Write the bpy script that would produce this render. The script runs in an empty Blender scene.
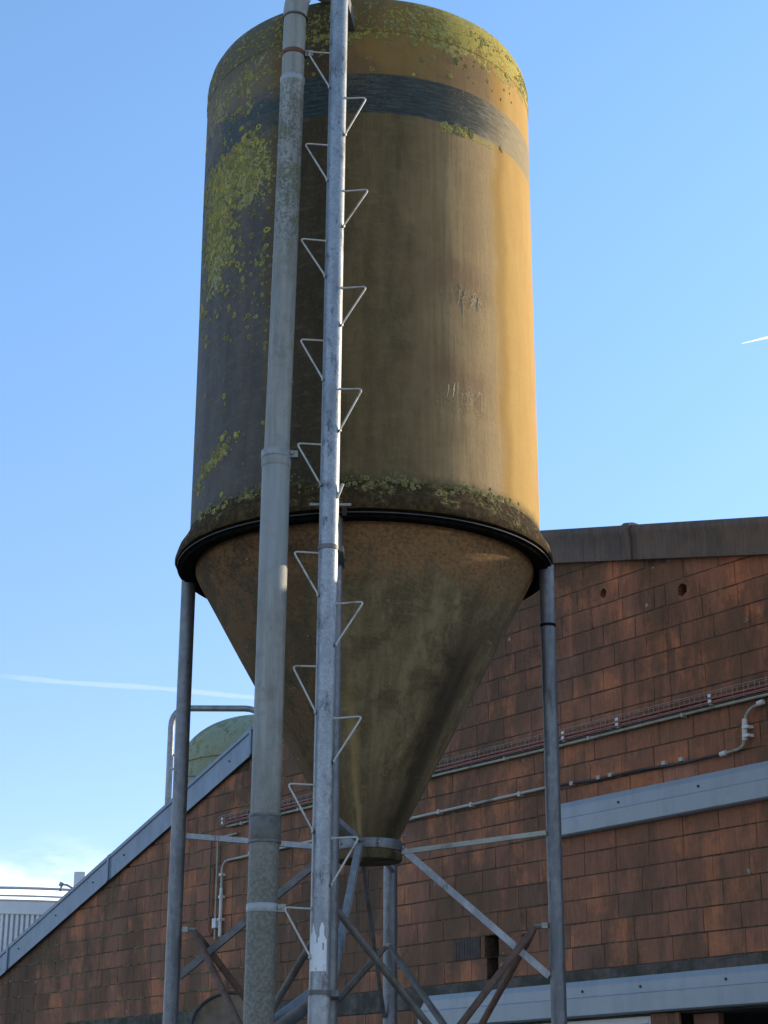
import bpy, bmesh, math, random
from mathutils import Vector, Matrix, noise

random.seed(11)
scene = bpy.context.scene
COL = scene.collection
R = math.radians

# ------------------------------------------------------------------ helpers
class MB:
    """collects verts / faces, links them as ONE mesh object"""
    def __init__(self):
        self.v, self.f, self.c = [], [], []
        self.tint = (0.5, 0.5, 0.5)

    def vert(self, p):
        self.v.append(tuple(p)); self.c.append((*self.tint, 1.0)); return len(self.v) - 1

    def face(self, idx): self.f.append(tuple(idx))

    def box(self, a, b):
        x0, y0, z0 = a; x1, y1, z1 = b
        i = [self.vert(p) for p in ((x0,y0,z0),(x1,y0,z0),(x1,y1,z0),(x0,y1,z0),(x0,y0,z1),(x1,y0,z1),(x1,y1,z1),(x0,y1,z1))]
        for q in ((0,3,2,1),(4,5,6,7),(0,1,5,4),(1,2,6,5),(2,3,7,6),(3,0,4,7)):
            self.face([i[k] for k in q])

    def sweep(self, pts, rad, n=12, cap=True, close=False, sec=None, up=None):
        """tube along points; rad float or list; sec = own cross-section as list of (a,b)"""
        pts = [Vector(p) for p in pts]
        N = len(pts)
        rads = rad if isinstance(rad, (list, tuple)) else [rad] * N
        if sec is None: sec = [(math.cos(2*math.pi*k/n), math.sin(2*math.pi*k/n)) for k in range(n)]
        n = len(sec)
        d0 = (pts[1] - pts[0]).normalized()
        ref = Vector(up) if up else (Vector((0, 0, 1)) if abs(d0.z) < 0.9 else Vector((0, -1, 0)))
        rings = []
        a = None
        for i, p in enumerate(pts):
            if close: d = (pts[(i+1) % N] - pts[i-1])
            elif i == 0: d = pts[1] - p
            elif i == N-1: d = p - pts[i-1]
            else: d = (pts[i+1] - p).normalized() + (p - pts[i-1]).normalized()
            d.normalize()
            if a is None: a = ref - d * ref.dot(d)
            else: a = a - d * a.dot(d)
            a.normalize(); b = d.cross(a)
            rings.append([self.vert(p + (a*ca + b*cb) * rads[i]) for ca, cb in sec])
        m = N if close else N-1
        for i in range(m):
            r0, r1 = rings[i], rings[(i+1) % N]
            for k in range(n):
                self.face((r0[k], r0[(k+1) % n], r1[(k+1) % n], r1[k]))
        if cap and not close:
            self.face(list(reversed(rings[0]))); self.face(rings[-1])

    def bar(self, p, q, w, h, up=(0, 0, 1)):
        """rectangular bar from p to q, w across, h along up"""
        self.sweep([p, q], 1.0, sec=[(h/2, w/2), (-h/2, w/2), (-h/2, -w/2), (h/2, -w/2)][::-1], up=up)

    def angle(self, p, q, w, t, up=(0, 0, 1)):
        """L-section bar"""
        s = [(0, 0), (w, 0), (w, t), (t, t), (t, w), (0, w)]
        self.sweep([p, q], 1.0, sec=s, up=up)

    def lathe(self, prof, n=96, c=(0, 0), jit=None):
        """prof: list of (r,z)"""
        rings = []
        for r, z in prof:
            ring = []
            for k in range(n):
                a = 2*math.pi*k/n
                dr = jit(a, z, r) if jit else 0.0
                ring.append(self.vert((c[0] + (r+dr)*math.sin(a), c[1] - (r+dr)*math.cos(a), z)))
            rings.append(ring)
        for i in range(len(rings)-1):
            for k in range(n):
                self.face((rings[i][k], rings[i][(k+1) % n], rings[i+1][(k+1) % n], rings[i+1][k]))
        return rings

    def prism(self, poly, y0, y1):
        """poly in (x,z), extruded along y"""
        n = len(poly)
        a = [self.vert((x, y0, z)) for x, z in poly]; b = [self.vert((x, y1, z)) for x, z in poly]
        self.face(a); self.face(list(reversed(b)))
        for k in range(n): self.face((a[k], b[k], b[(k+1) % n], a[(k+1) % n]))

    def build(self, name, mat, parent=None, smooth=None, bevel=None, off=(0, 0, 0), fix=True):
        me = bpy.data.meshes.new(name)
        me.from_pydata([(x-off[0], y-off[1], z-off[2]) for x, y, z in self.v], [], self.f)
        at = me.color_attributes.new('tint', 'FLOAT_COLOR', 'POINT')
        at.data.foreach_set('color', [q for c in self.c for q in c])
        if fix:
            bm = bmesh.new(); bm.from_mesh(me); bmesh.ops.recalc_face_normals(bm, faces=bm.faces); bm.to_mesh(me); bm.free()
        me.materials.append(mat)
        o = bpy.data.objects.new(name, me); COL.objects.link(o)
        if smooth is not None:
            me.shade_smooth(); me.set_sharp_from_angle(angle=R(smooth))
        if bevel:
            m = o.modifiers.new('bevel', 'BEVEL'); m.width = bevel; m.segments = 2; m.limit_method = 'ANGLE'; m.angle_limit = R(35)
        if parent: o.parent = parent
        return o

def tag(o, label, cat, group=None, kind=None):
    if label: o['label'] = label
    if cat: o['category'] = cat
    if group: o['group'] = group
    if kind: o['kind'] = kind
    return o

def empty(name, loc, rz=0.0):
    o = bpy.data.objects.new(name, None); COL.objects.link(o)
    o.empty_display_size = 0.3
    o.location = loc; o.rotation_euler = (0, 0, rz)
    return o

# ------------------------------------------------------------------ shader DSL
class S:
    """a socket (or constant) with arithmetic"""
    def __init__(self, g, x): self.g, self.x = g, x
    def _b(self, o, op, rev=False): return self.g.math(op, o, self) if rev else self.g.math(op, self, o)
    def __add__(self, o): return self._b(o, 'ADD')
    __radd__ = __add__
    def __sub__(self, o): return self._b(o, 'SUBTRACT')
    def __rsub__(self, o): return self._b(o, 'SUBTRACT', True)
    def __mul__(self, o): return self._b(o, 'MULTIPLY')
    __rmul__ = __mul__
    def __truediv__(self, o): return self._b(o, 'DIVIDE')
    def max(self, o): return self._b(o, 'MAXIMUM')
    def min(self, o): return self._b(o, 'MINIMUM')
    def abs(self): return self.g.math('ABSOLUTE', self, 0)

class G:
    def __init__(self, name):
        self.m = bpy.data.materials.new(name); self.m.use_nodes = True
        self.t = self.m.node_tree; self.t.nodes.clear()
    def n(self, typ, **kw):
        nd = self.t.nodes.new(typ)
        for k, v in kw.items(): setattr(nd, k, v)
        return nd
    def put(self, sock, v):
        if isinstance(v, S): v = v.x
        if isinstance(v, bpy.types.NodeSocket): self.t.links.new(v, sock)
        else:
            if sock.type == 'RGBA' and len(v) == 3: v = (*v, 1)
            sock.default_value = v
    def math(self, op, a, b=0.0, clamp=False):
        nd = self.n('ShaderNodeMath', operation=op, use_clamp=clamp)
        self.put(nd.inputs[0], a); self.put(nd.inputs[1], b); return S(self, nd.outputs[0])
    def coord(self):
        nd = self.n('ShaderNodeTexCoord'); return S(self, nd.outputs['Object'])
    def xyz(self, v):
        nd = self.n('ShaderNodeSeparateXYZ'); self.put(nd.inputs[0], v); return [S(self, o) for o in nd.outputs]
    def vec(self, x, y, z):
        nd = self.n('ShaderNodeCombineXYZ')
        for s, v in zip(nd.inputs, (x, y, z)): self.put(s, v)
        return S(self, nd.outputs[0])
    def scale(self, v, k):
        nd = self.n('ShaderNodeVectorMath', operation='MULTIPLY'); self.put(nd.inputs[0], v)
        nd.inputs[1].default_value = k if isinstance(k, (tuple, list)) else (k, k, k); return S(self, nd.outputs[0])
    def noise(self, v, sc, det=4, rough=0.6, dist=0.0, out=0):
        nd = self.n('ShaderNodeTexNoise'); self.put(nd.inputs['Vector'], v)
        nd.inputs['Scale'].default_value = sc; nd.inputs['Detail'].default_value = det
        nd.inputs['Roughness'].default_value = rough; nd.inputs['Distortion'].default_value = dist
        return S(self, nd.outputs[out])
    def voro(self, v, sc, feature='F1', out='Distance', rnd=1.0):
        nd = self.n('ShaderNodeTexVoronoi', feature=feature); self.put(nd.inputs['Vector'], v)
        nd.inputs['Scale'].default_value = sc; nd.inputs['Randomness'].default_value = rnd
        return S(self, nd.outputs[out])
    def ss(self, x, a, b):
        """smoothstep a..b -> 0..1 (a may exceed b)"""
        nd = self.n('ShaderNodeMapRange', interpolation_type='SMOOTHSTEP'); inv = a > b
        if inv: a, b = b, a
        self.put(nd.inputs[0], x); nd.inputs[1].default_value = a; nd.inputs[2].default_value = b
        nd.inputs[3].default_value = 1.0 if inv else 0.0; nd.inputs[4].default_value = 0.0 if inv else 1.0
        return S(self, nd.outputs[0])
    def bump2(self, x, c, w, soft):
        """1 inside c +- w, soft edge"""
        return self.ss((x - c).abs(), w + soft, max(w - soft, 0.0))
    def mix(self, f, a, b):
        nd = self.n('ShaderNodeMix', data_type='RGBA'); nd.clamp_factor = True
        self.put(nd.inputs[0], f); self.put(nd.inputs[6], a); self.put(nd.inputs[7], b); return S(self, nd.outputs[2])
    def mul(self, c, f):
        nd = self.n('ShaderNodeMix', data_type='RGBA', blend_type='MULTIPLY'); nd.inputs[0].default_value = 1.0
        self.put(nd.inputs[6], c); self.put(nd.inputs[7], f); return S(self, nd.outputs[2])
    def grey(self, f):
        nd = self.n('ShaderNodeCombineColor')
        for s in nd.inputs[:3]: self.put(s, f)
        return S(self, nd.outputs[0])
    def attr(self, name='tint'):
        nd = self.n('ShaderNodeAttribute', attribute_name=name)
        sp = self.n('ShaderNodeSeparateColor'); self.t.links.new(nd.outputs['Color'], sp.inputs[0])
        return [S(self, o) for o in sp.outputs]
    def bump(self, h, dist=0.01, strength=1.0):
        nd = self.n('ShaderNodeBump'); nd.inputs['Strength'].default_value = strength; nd.inputs['Distance'].default_value = dist
        self.put(nd.inputs['Height'], h); return S(self, nd.outputs[0])
    def out(self, col, rough=0.6, metal=0.0, normal=None, spec=0.5, k=(0.68, 0.66, 0.60), **kw):
        p = self.n('ShaderNodeBsdfPrincipled'); o = self.n('ShaderNodeOutputMaterial')
        col = self.mul(col, k)      # one common reflectance level
        self.put(p.inputs['Base Color'], col); self.put(p.inputs['Roughness'], rough); self.put(p.inputs['Metallic'], metal)
        self.put(p.inputs['Specular IOR Level'], spec)
        for k, v in kw.items(): self.put(p.inputs[k.replace('_', ' ')], v)
        if normal is not None: self.put(p.inputs['Normal'], normal)
        self.t.links.new(p.outputs[0], o.inputs[0])
        return self.m

def mat_simple(name, a, b, sc=8, rough=0.6, metal=0.0, bump=0.002, stretch=(1, 1, 1), c=None, csc=2.0, cth=(0.5, 0.7), spec=0.5):
    g = G(name); v = g.scale(g.coord(), stretch)
    nz = g.noise(v, sc, 5, 0.65)
    col = g.mix(g.ss(nz, 0.3, 0.7), a, b)
    if c is not None: col = g.mix(g.ss(g.noise(v, csc, 6, 0.7), *cth), col, c)
    return g.out(col, rough, metal, g.bump(nz, bump), spec)

# ------------------------------------------------------------------ materials
M = {}
def make_tank():
    g = G('weathered_fibreglass'); P = g.coord(); x, y, z = g.xyz(P)
    ang = g.math('ARCTAN2', x, y * -1.0)                       # 0 faces the yard, + to the right
    cyl = g.vec(ang * 1.23, 0.0, z)
    st = g.noise(g.scale(cyl, (1, 1, 0.16)), 7, 7, 0.74, 0.3) * 0.65 + g.noise(cyl, 5.5, 6, 0.72) * 0.35   # runs and blotches
    st2 = g.noise(g.scale(cyl, (1, 1, 0.04)), 34, 4, 0.6)
    blot = g.noise(cyl, 1.6, 5, 0.65, 0.4)
    fine = g.noise(cyl, 42, 4, 0.7)
    weave = g.noise(g.scale(cyl, (1, 1, 0.25)), 90, 3, 0.6)
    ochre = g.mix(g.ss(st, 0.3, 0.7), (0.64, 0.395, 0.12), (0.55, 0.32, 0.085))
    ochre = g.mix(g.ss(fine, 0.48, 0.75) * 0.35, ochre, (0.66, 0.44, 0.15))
    # algae film plus painted shade over the face, edge along the sun's terminator
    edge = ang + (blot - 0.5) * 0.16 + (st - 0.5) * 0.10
    film_shade = g.ss(edge, 0.90, 0.78)
    shade_fade = g.ss(ang + (st - 0.5) * 0.4 + (blot - 0.5) * 0.5, 0.60, 0.14)
    alg_shade = g.mix(g.ss(st, 0.36, 0.66), (0.118, 0.082, 0.040), (0.205, 0.142, 0.068))
    alg_shade = g.mix(g.ss(blot, 0.5, 0.72) * 0.4, alg_shade, (0.20, 0.145, 0.075))
    alg_sunward = g.mix(g.ss(st + (st2 - 0.5) * 0.4, 0.38, 0.62), (0.48, 0.315, 0.155), (0.30, 0.19, 0.095))
    alg_sunward = g.mix(g.ss(edge, 0.45, 0.78) * 0.6, alg_sunward, (0.58, 0.40, 0.20))
    alg_shade = g.mix(shade_fade, alg_sunward, alg_shade)
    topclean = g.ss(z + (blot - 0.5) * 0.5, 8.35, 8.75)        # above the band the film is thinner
    alg_shade = g.mix(topclean * 0.65, alg_shade, g.mix(g.ss(blot, 0.4, 0.65), (0.36, 0.20, 0.055), (0.20, 0.11, 0.05)))
    # left flank: worn skin, its tone also standing in for sky reflection
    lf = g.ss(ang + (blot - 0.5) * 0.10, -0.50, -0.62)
    flank_tone = g.mix(g.ss(st, 0.36, 0.64), (0.062, 0.052, 0.042), (0.118, 0.100, 0.082))
    flank_tone = g.mix(topclean * 0.6, flank_tone, (0.24, 0.16, 0.085))
    alg_shade = g.mix(lf, alg_shade, flank_tone)
    dark = g.bump2(ang, -0.34, 0.18, 0.10)                     # darker upright band behind the pipes
    alg_shade = g.mix(dark * 0.75, alg_shade, (0.035, 0.028, 0.02))
    ochre = g.mix(g.bump2(edge, 0.88, 0.05, 0.04) * 0.6, ochre, (0.40, 0.215, 0.05))
    hl2 = g.noise(g.scale(cyl, (0.3, 1, 1)), 20, 5, 0.7)
    alg_shade = g.mix(g.ss(hl2, 0.52, 0.66) * 0.22, alg_shade, (0.26, 0.21, 0.13))
    alg_shade = g.mix(g.ss(fine, 0.5, 0.7) * 0.25, alg_shade, (0.24, 0.19, 0.11))
    col = g.mix(film_shade, ochre, alg_shade)
    # painted band round the top
    wob = (g.noise(cyl, 14, 4, 0.6) - 0.5) * 0.02
    band = g.ss(z + wob, 8.325, 8.34) * g.ss(z + wob, 8.655, 8.64)
    hl = g.noise(g.scale(cyl, (0.12, 1, 1)), 60, 4, 0.7)
    bandc = g.mix(g.ss(hl, 0.4, 0.7), (0.022, 0.042, 0.050), (0.075, 0.112, 0.122))
    band_shade = g.ss(ang + (blot - 0.5) * 0.8 + (hl - 0.5) * 0.5, 0.95, 0.62)  # right end paler: sunlight painted into the band colour
    wearL = 1.0 - g.ss(ang, -0.45, -0.6) * g.ss(g.noise(g.scale(cyl, (0.4, 1, 1)), 7, 5, 0.6), 0.42, 0.58)
    bandc = g.mix(g.ss(fine, 0.6, 0.75) * 0.5, bandc, (0.22, 0.18, 0.10))
    bandc = g.mix(band_shade, g.mix(g.ss(hl, 0.4, 0.7), (0.30, 0.27, 0.19), (0.40, 0.37, 0.28)), bandc)
    col = g.mix(band * (band_shade * 0.12 + 0.72) * wearL * (1.0 - g.ss(fine + (blot - 0.5) * 0.7, 0.56, 0.68) * 0.6), col, bandc)
    # horizontal drip scars on the right of the face
    sc1 = 0.0 * z + g.bump2(z + (blot - 0.5) * 0.22, 7.02, 0.07, 0.03) .max(g.bump2(z + (blot - 0.5) * 0.22, 6.25, 0.08, 0.03))
    scar = sc1 * g.bump2(ang, 0.56, 0.18, 0.08) * g.ss(fine + (blot - 0.5), 0.42, 0.56)
    col = g.mix(scar * g.ss(st2, 0.40, 0.5) * 0.35, col, (0.12, 0.08, 0.05))
    col = g.mix(scar * g.ss(st2, 0.56, 0.64) * 0.8, col, (0.55, 0.42, 0.22))
    red = g.bump2(z + (blot - 0.5) * 0.5, 7.14, 0.12, 0.1).max(g.bump2(z + (blot - 0.5) * 0.5, 6.42, 0.10, 0.1)) * g.bump2(ang, 0.50, 0.24, 0.12)
    col = g.mix(red * 0.35, col, (0.20, 0.095, 0.06))
    # crusty growth: upper left patch, rim, foot
    cr = g.noise(cyl, 26, 5, 0.75)
    crl = g.noise(cyl, 5, 4, 0.65)
    crz = z + (crl - 0.5) * 0.9
    mL = g.bump2(ang, -0.92, 0.46, 0.25) * (g.bump2(crz, 8.05, 0.36, 0.30).max(g.bump2(crz, 8.78, 0.22, 0.15) * 0.8))
    mL = mL.max(g.bump2(ang, -1.02, 0.26, 0.16) * g.bump2(z - (ang + 1.0) * 0.22, 5.93, 0.06, 0.05))
    mL = mL.max(g.bump2(ang, -1.04, 0.22, 0.14) * g.bump2(crz, 7.6, 0.35, 0.30))
    mL = mL.max(g.bump2(ang, 0.68, 0.2, 0.12) * g.bump2(z + (crl - 0.5) * 0.08, 8.30, 0.02, 0.025))
    mL = mL.max(g.bump2(ang, 0.2, 1.0, 0.3) * g.bump2(z + (crl - 0.5) * 0.4, 8.98, 0.06, 0.10) * 0.9)
    mT = g.ss(z + (crl - 0.5) * 0.35, 8.86, 9.05)
    mF = g.ss(z + (crl - 0.5) * 0.16 + (cr - 0.5) * 0.1, 5.71, 5.61)
    mT2 = mT * (g.ss(ang, 0.1, 0.6) * 0.35 + 0.68)
    mk = g.ss(mL.max(mT2).max(mF * 0.85) * 0.42 + cr + (crl - 0.5) * 0.5, 0.80, 0.90)
    crust = g.mix(g.ss(g.noise(cyl, 60, 3, 0.7), 0.35, 0.65), (0.21, 0.195, 0.065), (0.50, 0.43, 0.10))
    crust = g.mix(g.ss(ang + (crl - 0.5) * 0.6, 0.35, 0.75) * 0.6, crust, (0.72, 0.58, 0.12))  # brighter to the right: sunlit yellow painted into the crust
    crust = g.mix(g.ss(cr, 0.58, 0.72) * 0.65, crust, (0.13, 0.13, 0.075))
    crust = g.mix(g.ss(crl, 0.5, 0.62) * 0.5, crust, (0.26, 0.25, 0.16))
    crust = g.mix(mF * 0.8, crust, (0.07, 0.068, 0.03))
    grime = mF * g.ss(crl, 0.35, 0.6) * 0.8
    col = g.mix(grime, col, (0.045, 0.042, 0.025))
    col = g.mix(g.ss(ang, 0.5, -0.6) * mT * 0.65, col, (0.085, 0.078, 0.035))
    col = g.mix(mk * 0.92, col, crust)
    col = g.mix(g.ss(g.voro(cyl, 30), 0.16, 0.08) * g.ss(g.noise(cyl, 3, 3), 0.52, 0.62) * film_shade * 0.5, col, (0.25, 0.23, 0.12))
    pit = g.noise(cyl, 120, 4, 0.75)
    h = st2 * 0.10 + fine * 0.40 + pit * 0.35 + g.noise(g.scale(cyl, (1, 1, 0.35)), 44, 5, 0.75) * 0.5 + mk * 0.7 + scar * st2 * 0.6
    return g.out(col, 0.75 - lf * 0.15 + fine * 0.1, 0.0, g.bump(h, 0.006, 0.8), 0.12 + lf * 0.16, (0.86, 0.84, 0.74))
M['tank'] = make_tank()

M['resin'] = mat_simple('old_resin', (0.78, 0.62, 0.38), (0.9, 0.74, 0.48), 30, 0.6)
def make_cone():
    g = G('stained_hopper_fibreglass'); P = g.coord(); x, y, z = g.xyz(P)
    ang = g.math('ARCTAN2', x, y * -1.0)
    v = g.vec(ang * 0.75, 0.0, z)
    st = g.noise(g.scale(v, (1, 1, 0.22)), 7, 7, 0.75, 0.3)
    bl = g.noise(v, 3.6, 7, 0.74, 0.5)
    fi = g.noise(v, 46, 5, 0.78)
    wv = g.noise(g.scale(v, (1, 1, 0.3)), 110, 3, 0.7)
    hz = g.noise(g.scale(v, (0.25, 1, 1.2)), 34, 4, 0.72)
    sc = g.noise(g.scale(g.vec(ang * 0.75 + z * 0.6, 0.0, z), (0.2, 1, 1.6)), 22, 3, 0.6)
    col = g.mix(g.ss(st, 0.36, 0.64), (0.165, 0.128, 0.070), (0.275, 0.215, 0.125))
    col = g.mix(g.ss(bl, 0.44, 0.60) * 0.65, col, (0.090, 0.074, 0.040))
    col = g.mix(g.ss(hz + (fi - 0.5) * 0.5, 0.52, 0.68) * 0.5, col, (0.27, 0.225, 0.13))
    col = g.mix(g.ss(fi, 0.53, 0.66) * 0.4, col, (0.24, 0.195, 0.11))
    col = g.mix(g.ss(fi, 0.45, 0.33) * 0.55, col, (0.045, 0.038, 0.022))
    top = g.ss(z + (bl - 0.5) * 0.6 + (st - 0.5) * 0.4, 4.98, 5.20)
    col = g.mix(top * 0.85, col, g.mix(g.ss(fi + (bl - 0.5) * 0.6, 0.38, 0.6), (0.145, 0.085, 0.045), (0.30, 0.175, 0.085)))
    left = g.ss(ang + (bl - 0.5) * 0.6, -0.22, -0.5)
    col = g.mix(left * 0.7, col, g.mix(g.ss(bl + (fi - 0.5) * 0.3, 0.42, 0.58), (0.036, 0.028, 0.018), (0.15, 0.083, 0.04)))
    dark_r = g.bump2(ang + (bl - 0.5) * 0.35, 0.92, 0.20, 0.14) * g.ss(z, 5.1, 4.5)  # darker upright zone near the right edge
    col = g.mix(dark_r * 0.8, col, (0.034, 0.027, 0.018))
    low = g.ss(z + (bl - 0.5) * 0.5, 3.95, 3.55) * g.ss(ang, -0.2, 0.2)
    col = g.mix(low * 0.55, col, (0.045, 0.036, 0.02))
    pale = g.bump2(ang + (z - 3.9) * 0.05 + (st - 0.5) * 0.25, -0.12, 0.06, 0.05) * g.ss(z, 4.6, 4.1)
    col = g.mix(pale * 0.65, col, (0.36, 0.26, 0.115))
    col = g.mix(g.ss(sc, 0.66, 0.70) * g.ss(bl, 0.42, 0.52) * 0.6, col, (0.34, 0.29, 0.18))
    spec = g.ss(g.voro(v, 14), 0.12, 0.07) * g.ss(g.noise(v, 2.2, 3), 0.5, 0.6)
    col = g.mix(spec * 0.6, col, (0.30, 0.28, 0.17))
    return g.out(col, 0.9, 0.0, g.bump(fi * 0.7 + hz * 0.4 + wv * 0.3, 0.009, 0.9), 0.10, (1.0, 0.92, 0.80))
M['cone'] = make_cone()

def make_flange():
    g = G('mossy_black_flange'); P = g.coord(); x, y, z = g.xyz(P)
    nz = g.noise(P, 22, 5, 0.75); bl = g.noise(P, 4, 4, 0.6)
    up = g.ss(z + (nz - 0.5) * 0.16, 5.40, 5.48)
    col = g.mix(g.ss(nz, 0.4, 0.65), (0.042, 0.030, 0.016), (0.100, 0.070, 0.036))
    moss = g.mix(g.ss(g.noise(P, 60, 3), 0.4, 0.6), (0.05, 0.046, 0.022), (0.34, 0.30, 0.14))
    col = g.mix(up * g.ss(bl + (nz - 0.5) * 0.9, 0.54, 0.70) * 0.7, col, moss)
    return g.out(col, 0.9, 0.0, g.bump(nz, 0.014), 0.08, (0.95, 0.85, 0.65))
M['flange'] = make_flange()
M['rubber'] = mat_simple('black_gasket', (0.008, 0.008, 0.008), (0.022, 0.019, 0.016), 20, 1.0, spec=0.0)
M['lip'] = mat_simple('grey_steel_lip', (0.07, 0.07, 0.07), (0.11, 0.11, 0.11), 12, 0.8, 0.0)

def make_galv(name, a, b, c, rough=0.48, metal=0.55, sp=26, dirt=(0.13, 0.11, 0.085), dth=(0.56, 0.70), stretch=0.25):
    g = G(name); P = g.coord()
    v = g.scale(P, (1, 1, stretch))
    sg = g.voro(P, sp, out='Color'); sgx = g.xyz(sg)[0]
    bl = g.noise(v, 7, 6, 0.7); fi = g.noise(P, 70, 4, 0.7)
    col = g.mix(g.ss(sgx, 0.2, 0.8), a, b)
    col = g.mix(g.ss(bl, 0.45, 0.68), col, c)
    col = g.mix(g.ss(g.noise(v, 13, 6, 0.75), *dth), col, dirt)
    return g.out(col, rough + fi * 0.15 - 0.07, metal, g.bump(fi * 0.6 + bl, 0.002))
M['leg'] = make_galv('galvanised_leg', (0.225, 0.235, 0.25), (0.275, 0.285, 0.30), (0.165, 0.172, 0.185))
M['pole'] = make_galv('spangled_galvanised_pole', (0.38, 0.41, 0.44), (0.47, 0.50, 0.53), (0.30, 0.32, 0.35), 0.45, 0.6, 75, (0.15, 0.16, 0.175), (0.53, 0.66), 0.45)
M['rung'] = mat_simple('pale_galvanised_rod', (0.60, 0.575, 0.52), (0.74, 0.71, 0.65), 30, 0.5, 0.3, c=(0.33, 0.27, 0.2), csc=9)
M['tie'] = make_galv('galvanised_flat_bar', (0.42, 0.44, 0.47), (0.52, 0.54, 0.57), (0.34, 0.36, 0.38), 0.5, 0.45)
M['darkangle'] = mat_simple('dull_steel_angle', (0.15, 0.145, 0.14), (0.25, 0.245, 0.235), 14, 0.55, 0.3, c=(0.12, 0.085, 0.06), csc=5)
M['rustpipe'] = mat_simple('rusty_brown_pipe', (0.145, 0.075, 0.045), (0.24, 0.14, 0.09), 16, 0.75, 0.1, 0.004, (1, 1, 0.5), c=(0.10, 0.055, 0.035), csc=6)
M['greypipe'] = mat_simple('grey_brown_pipe', (0.15, 0.13, 0.11), (0.23, 0.21, 0.185), 14, 0.6, 0.3, 0.003, (1, 1, 0.5), c=(0.13, 0.08, 0.05), csc=6)
M['rust'] = mat_simple('rusted_clamp', (0.16, 0.06, 0.03), (0.26, 0.12, 0.06), 30, 0.8, 0.1, 0.004)
M['bolt'] = mat_simple('zinc_bolt', (0.30, 0.28, 0.25), (0.42, 0.40, 0.36), 30, 0.45, 0.6)
M['paleband'] = mat_simple('pale_clamp_band', (0.40, 0.42, 0.43), (0.52, 0.54, 0.55), 14, 0.5, 0.2, c=(0.25, 0.25, 0.23), csc=7)
M['darkband'] = mat_simple('rubber_coupling', (0.12, 0.115, 0.10), (0.19, 0.185, 0.165), 16, 0.6, c=(0.08, 0.075, 0.06), csc=5)
M['sticker'] = mat_simple('torn_white_sticker', (0.92, 0.95, 1.0), (1.0, 1.0, 1.0), 18, 0.5, c=(0.5, 0.53, 0.57), csc=22, cth=(0.60, 0.66))

def make_pipe():
    g = G('weathered_grey_plastic_pipe'); P = g.coord(); x, y, z = g.xyz(P)
    st = g.noise(g.scale(P, (1, 1, 0.08)), 16, 6, 0.7); bl = g.noise(P, 6, 5, 0.7); fi = g.noise(P, 50, 4, 0.75)
    col = g.mix(g.ss(st, 0.32, 0.68), (0.235, 0.235, 0.215), (0.36, 0.365, 0.345))
    col = g.mix(g.ss(bl, 0.48, 0.68) * 0.6, col, (0.185, 0.17, 0.13))
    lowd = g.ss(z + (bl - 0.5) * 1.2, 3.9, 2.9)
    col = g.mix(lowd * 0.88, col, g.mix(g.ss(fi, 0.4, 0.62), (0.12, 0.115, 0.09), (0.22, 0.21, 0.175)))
    mid = g.bump2(z, 7.75, 0.62, 0.3)
    spots = g.ss(fi + (bl - 0.5) * 0.5, 0.50, 0.58)
    col = g.mix(mid * spots * 0.75, col, g.mix(g.ss(g.noise(P, 90, 2), 0.4, 0.6), (0.09, 0.095, 0.06), (0.27, 0.265, 0.09)))
    sp2 = g.ss(g.voro(g.scale(P, (1, 1, 0.6)), 46), 0.2, 0.11) * g.ss(bl, 0.42, 0.55)
    col = g.mix(sp2 * g.ss(z, 5.4, 6.2) * 0.6, col, (0.14, 0.14, 0.10))
    new = g.bump2(z, 5.2, 0.42, 0.25)                          # cleaner, bluer socket length
    col = g.mix(new * 0.6, col, (0.33, 0.36, 0.38))
    top = g.ss(z, 8.35, 8.42)
    col = g.mix(top * 0.7, col, g.mix(g.ss(st, 0.35, 0.65), (0.27, 0.265, 0.24), (0.37, 0.365, 0.34)))
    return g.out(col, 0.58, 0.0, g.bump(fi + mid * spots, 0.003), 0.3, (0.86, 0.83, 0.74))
M['pipe'] = make_pipe()

def make_lichen():
    g = G('yellow_lichen'); a, b, c = g.attr(); P = g.coord()
    col = g.mix(a, (0.25, 0.235, 0.09), (0.64, 0.53, 0.13))
    col = g.mix(b * 0.75, col, (0.23, 0.23, 0.13))
    col = g.mul(col, g.grey(g.noise(P, 110, 3) * 0.9 + 0.55))
    return g.out(col, 0.9, 0, g.bump(g.noise(P, 160, 2), 0.004), 0.1)
M['lichen'] = make_lichen()

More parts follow.
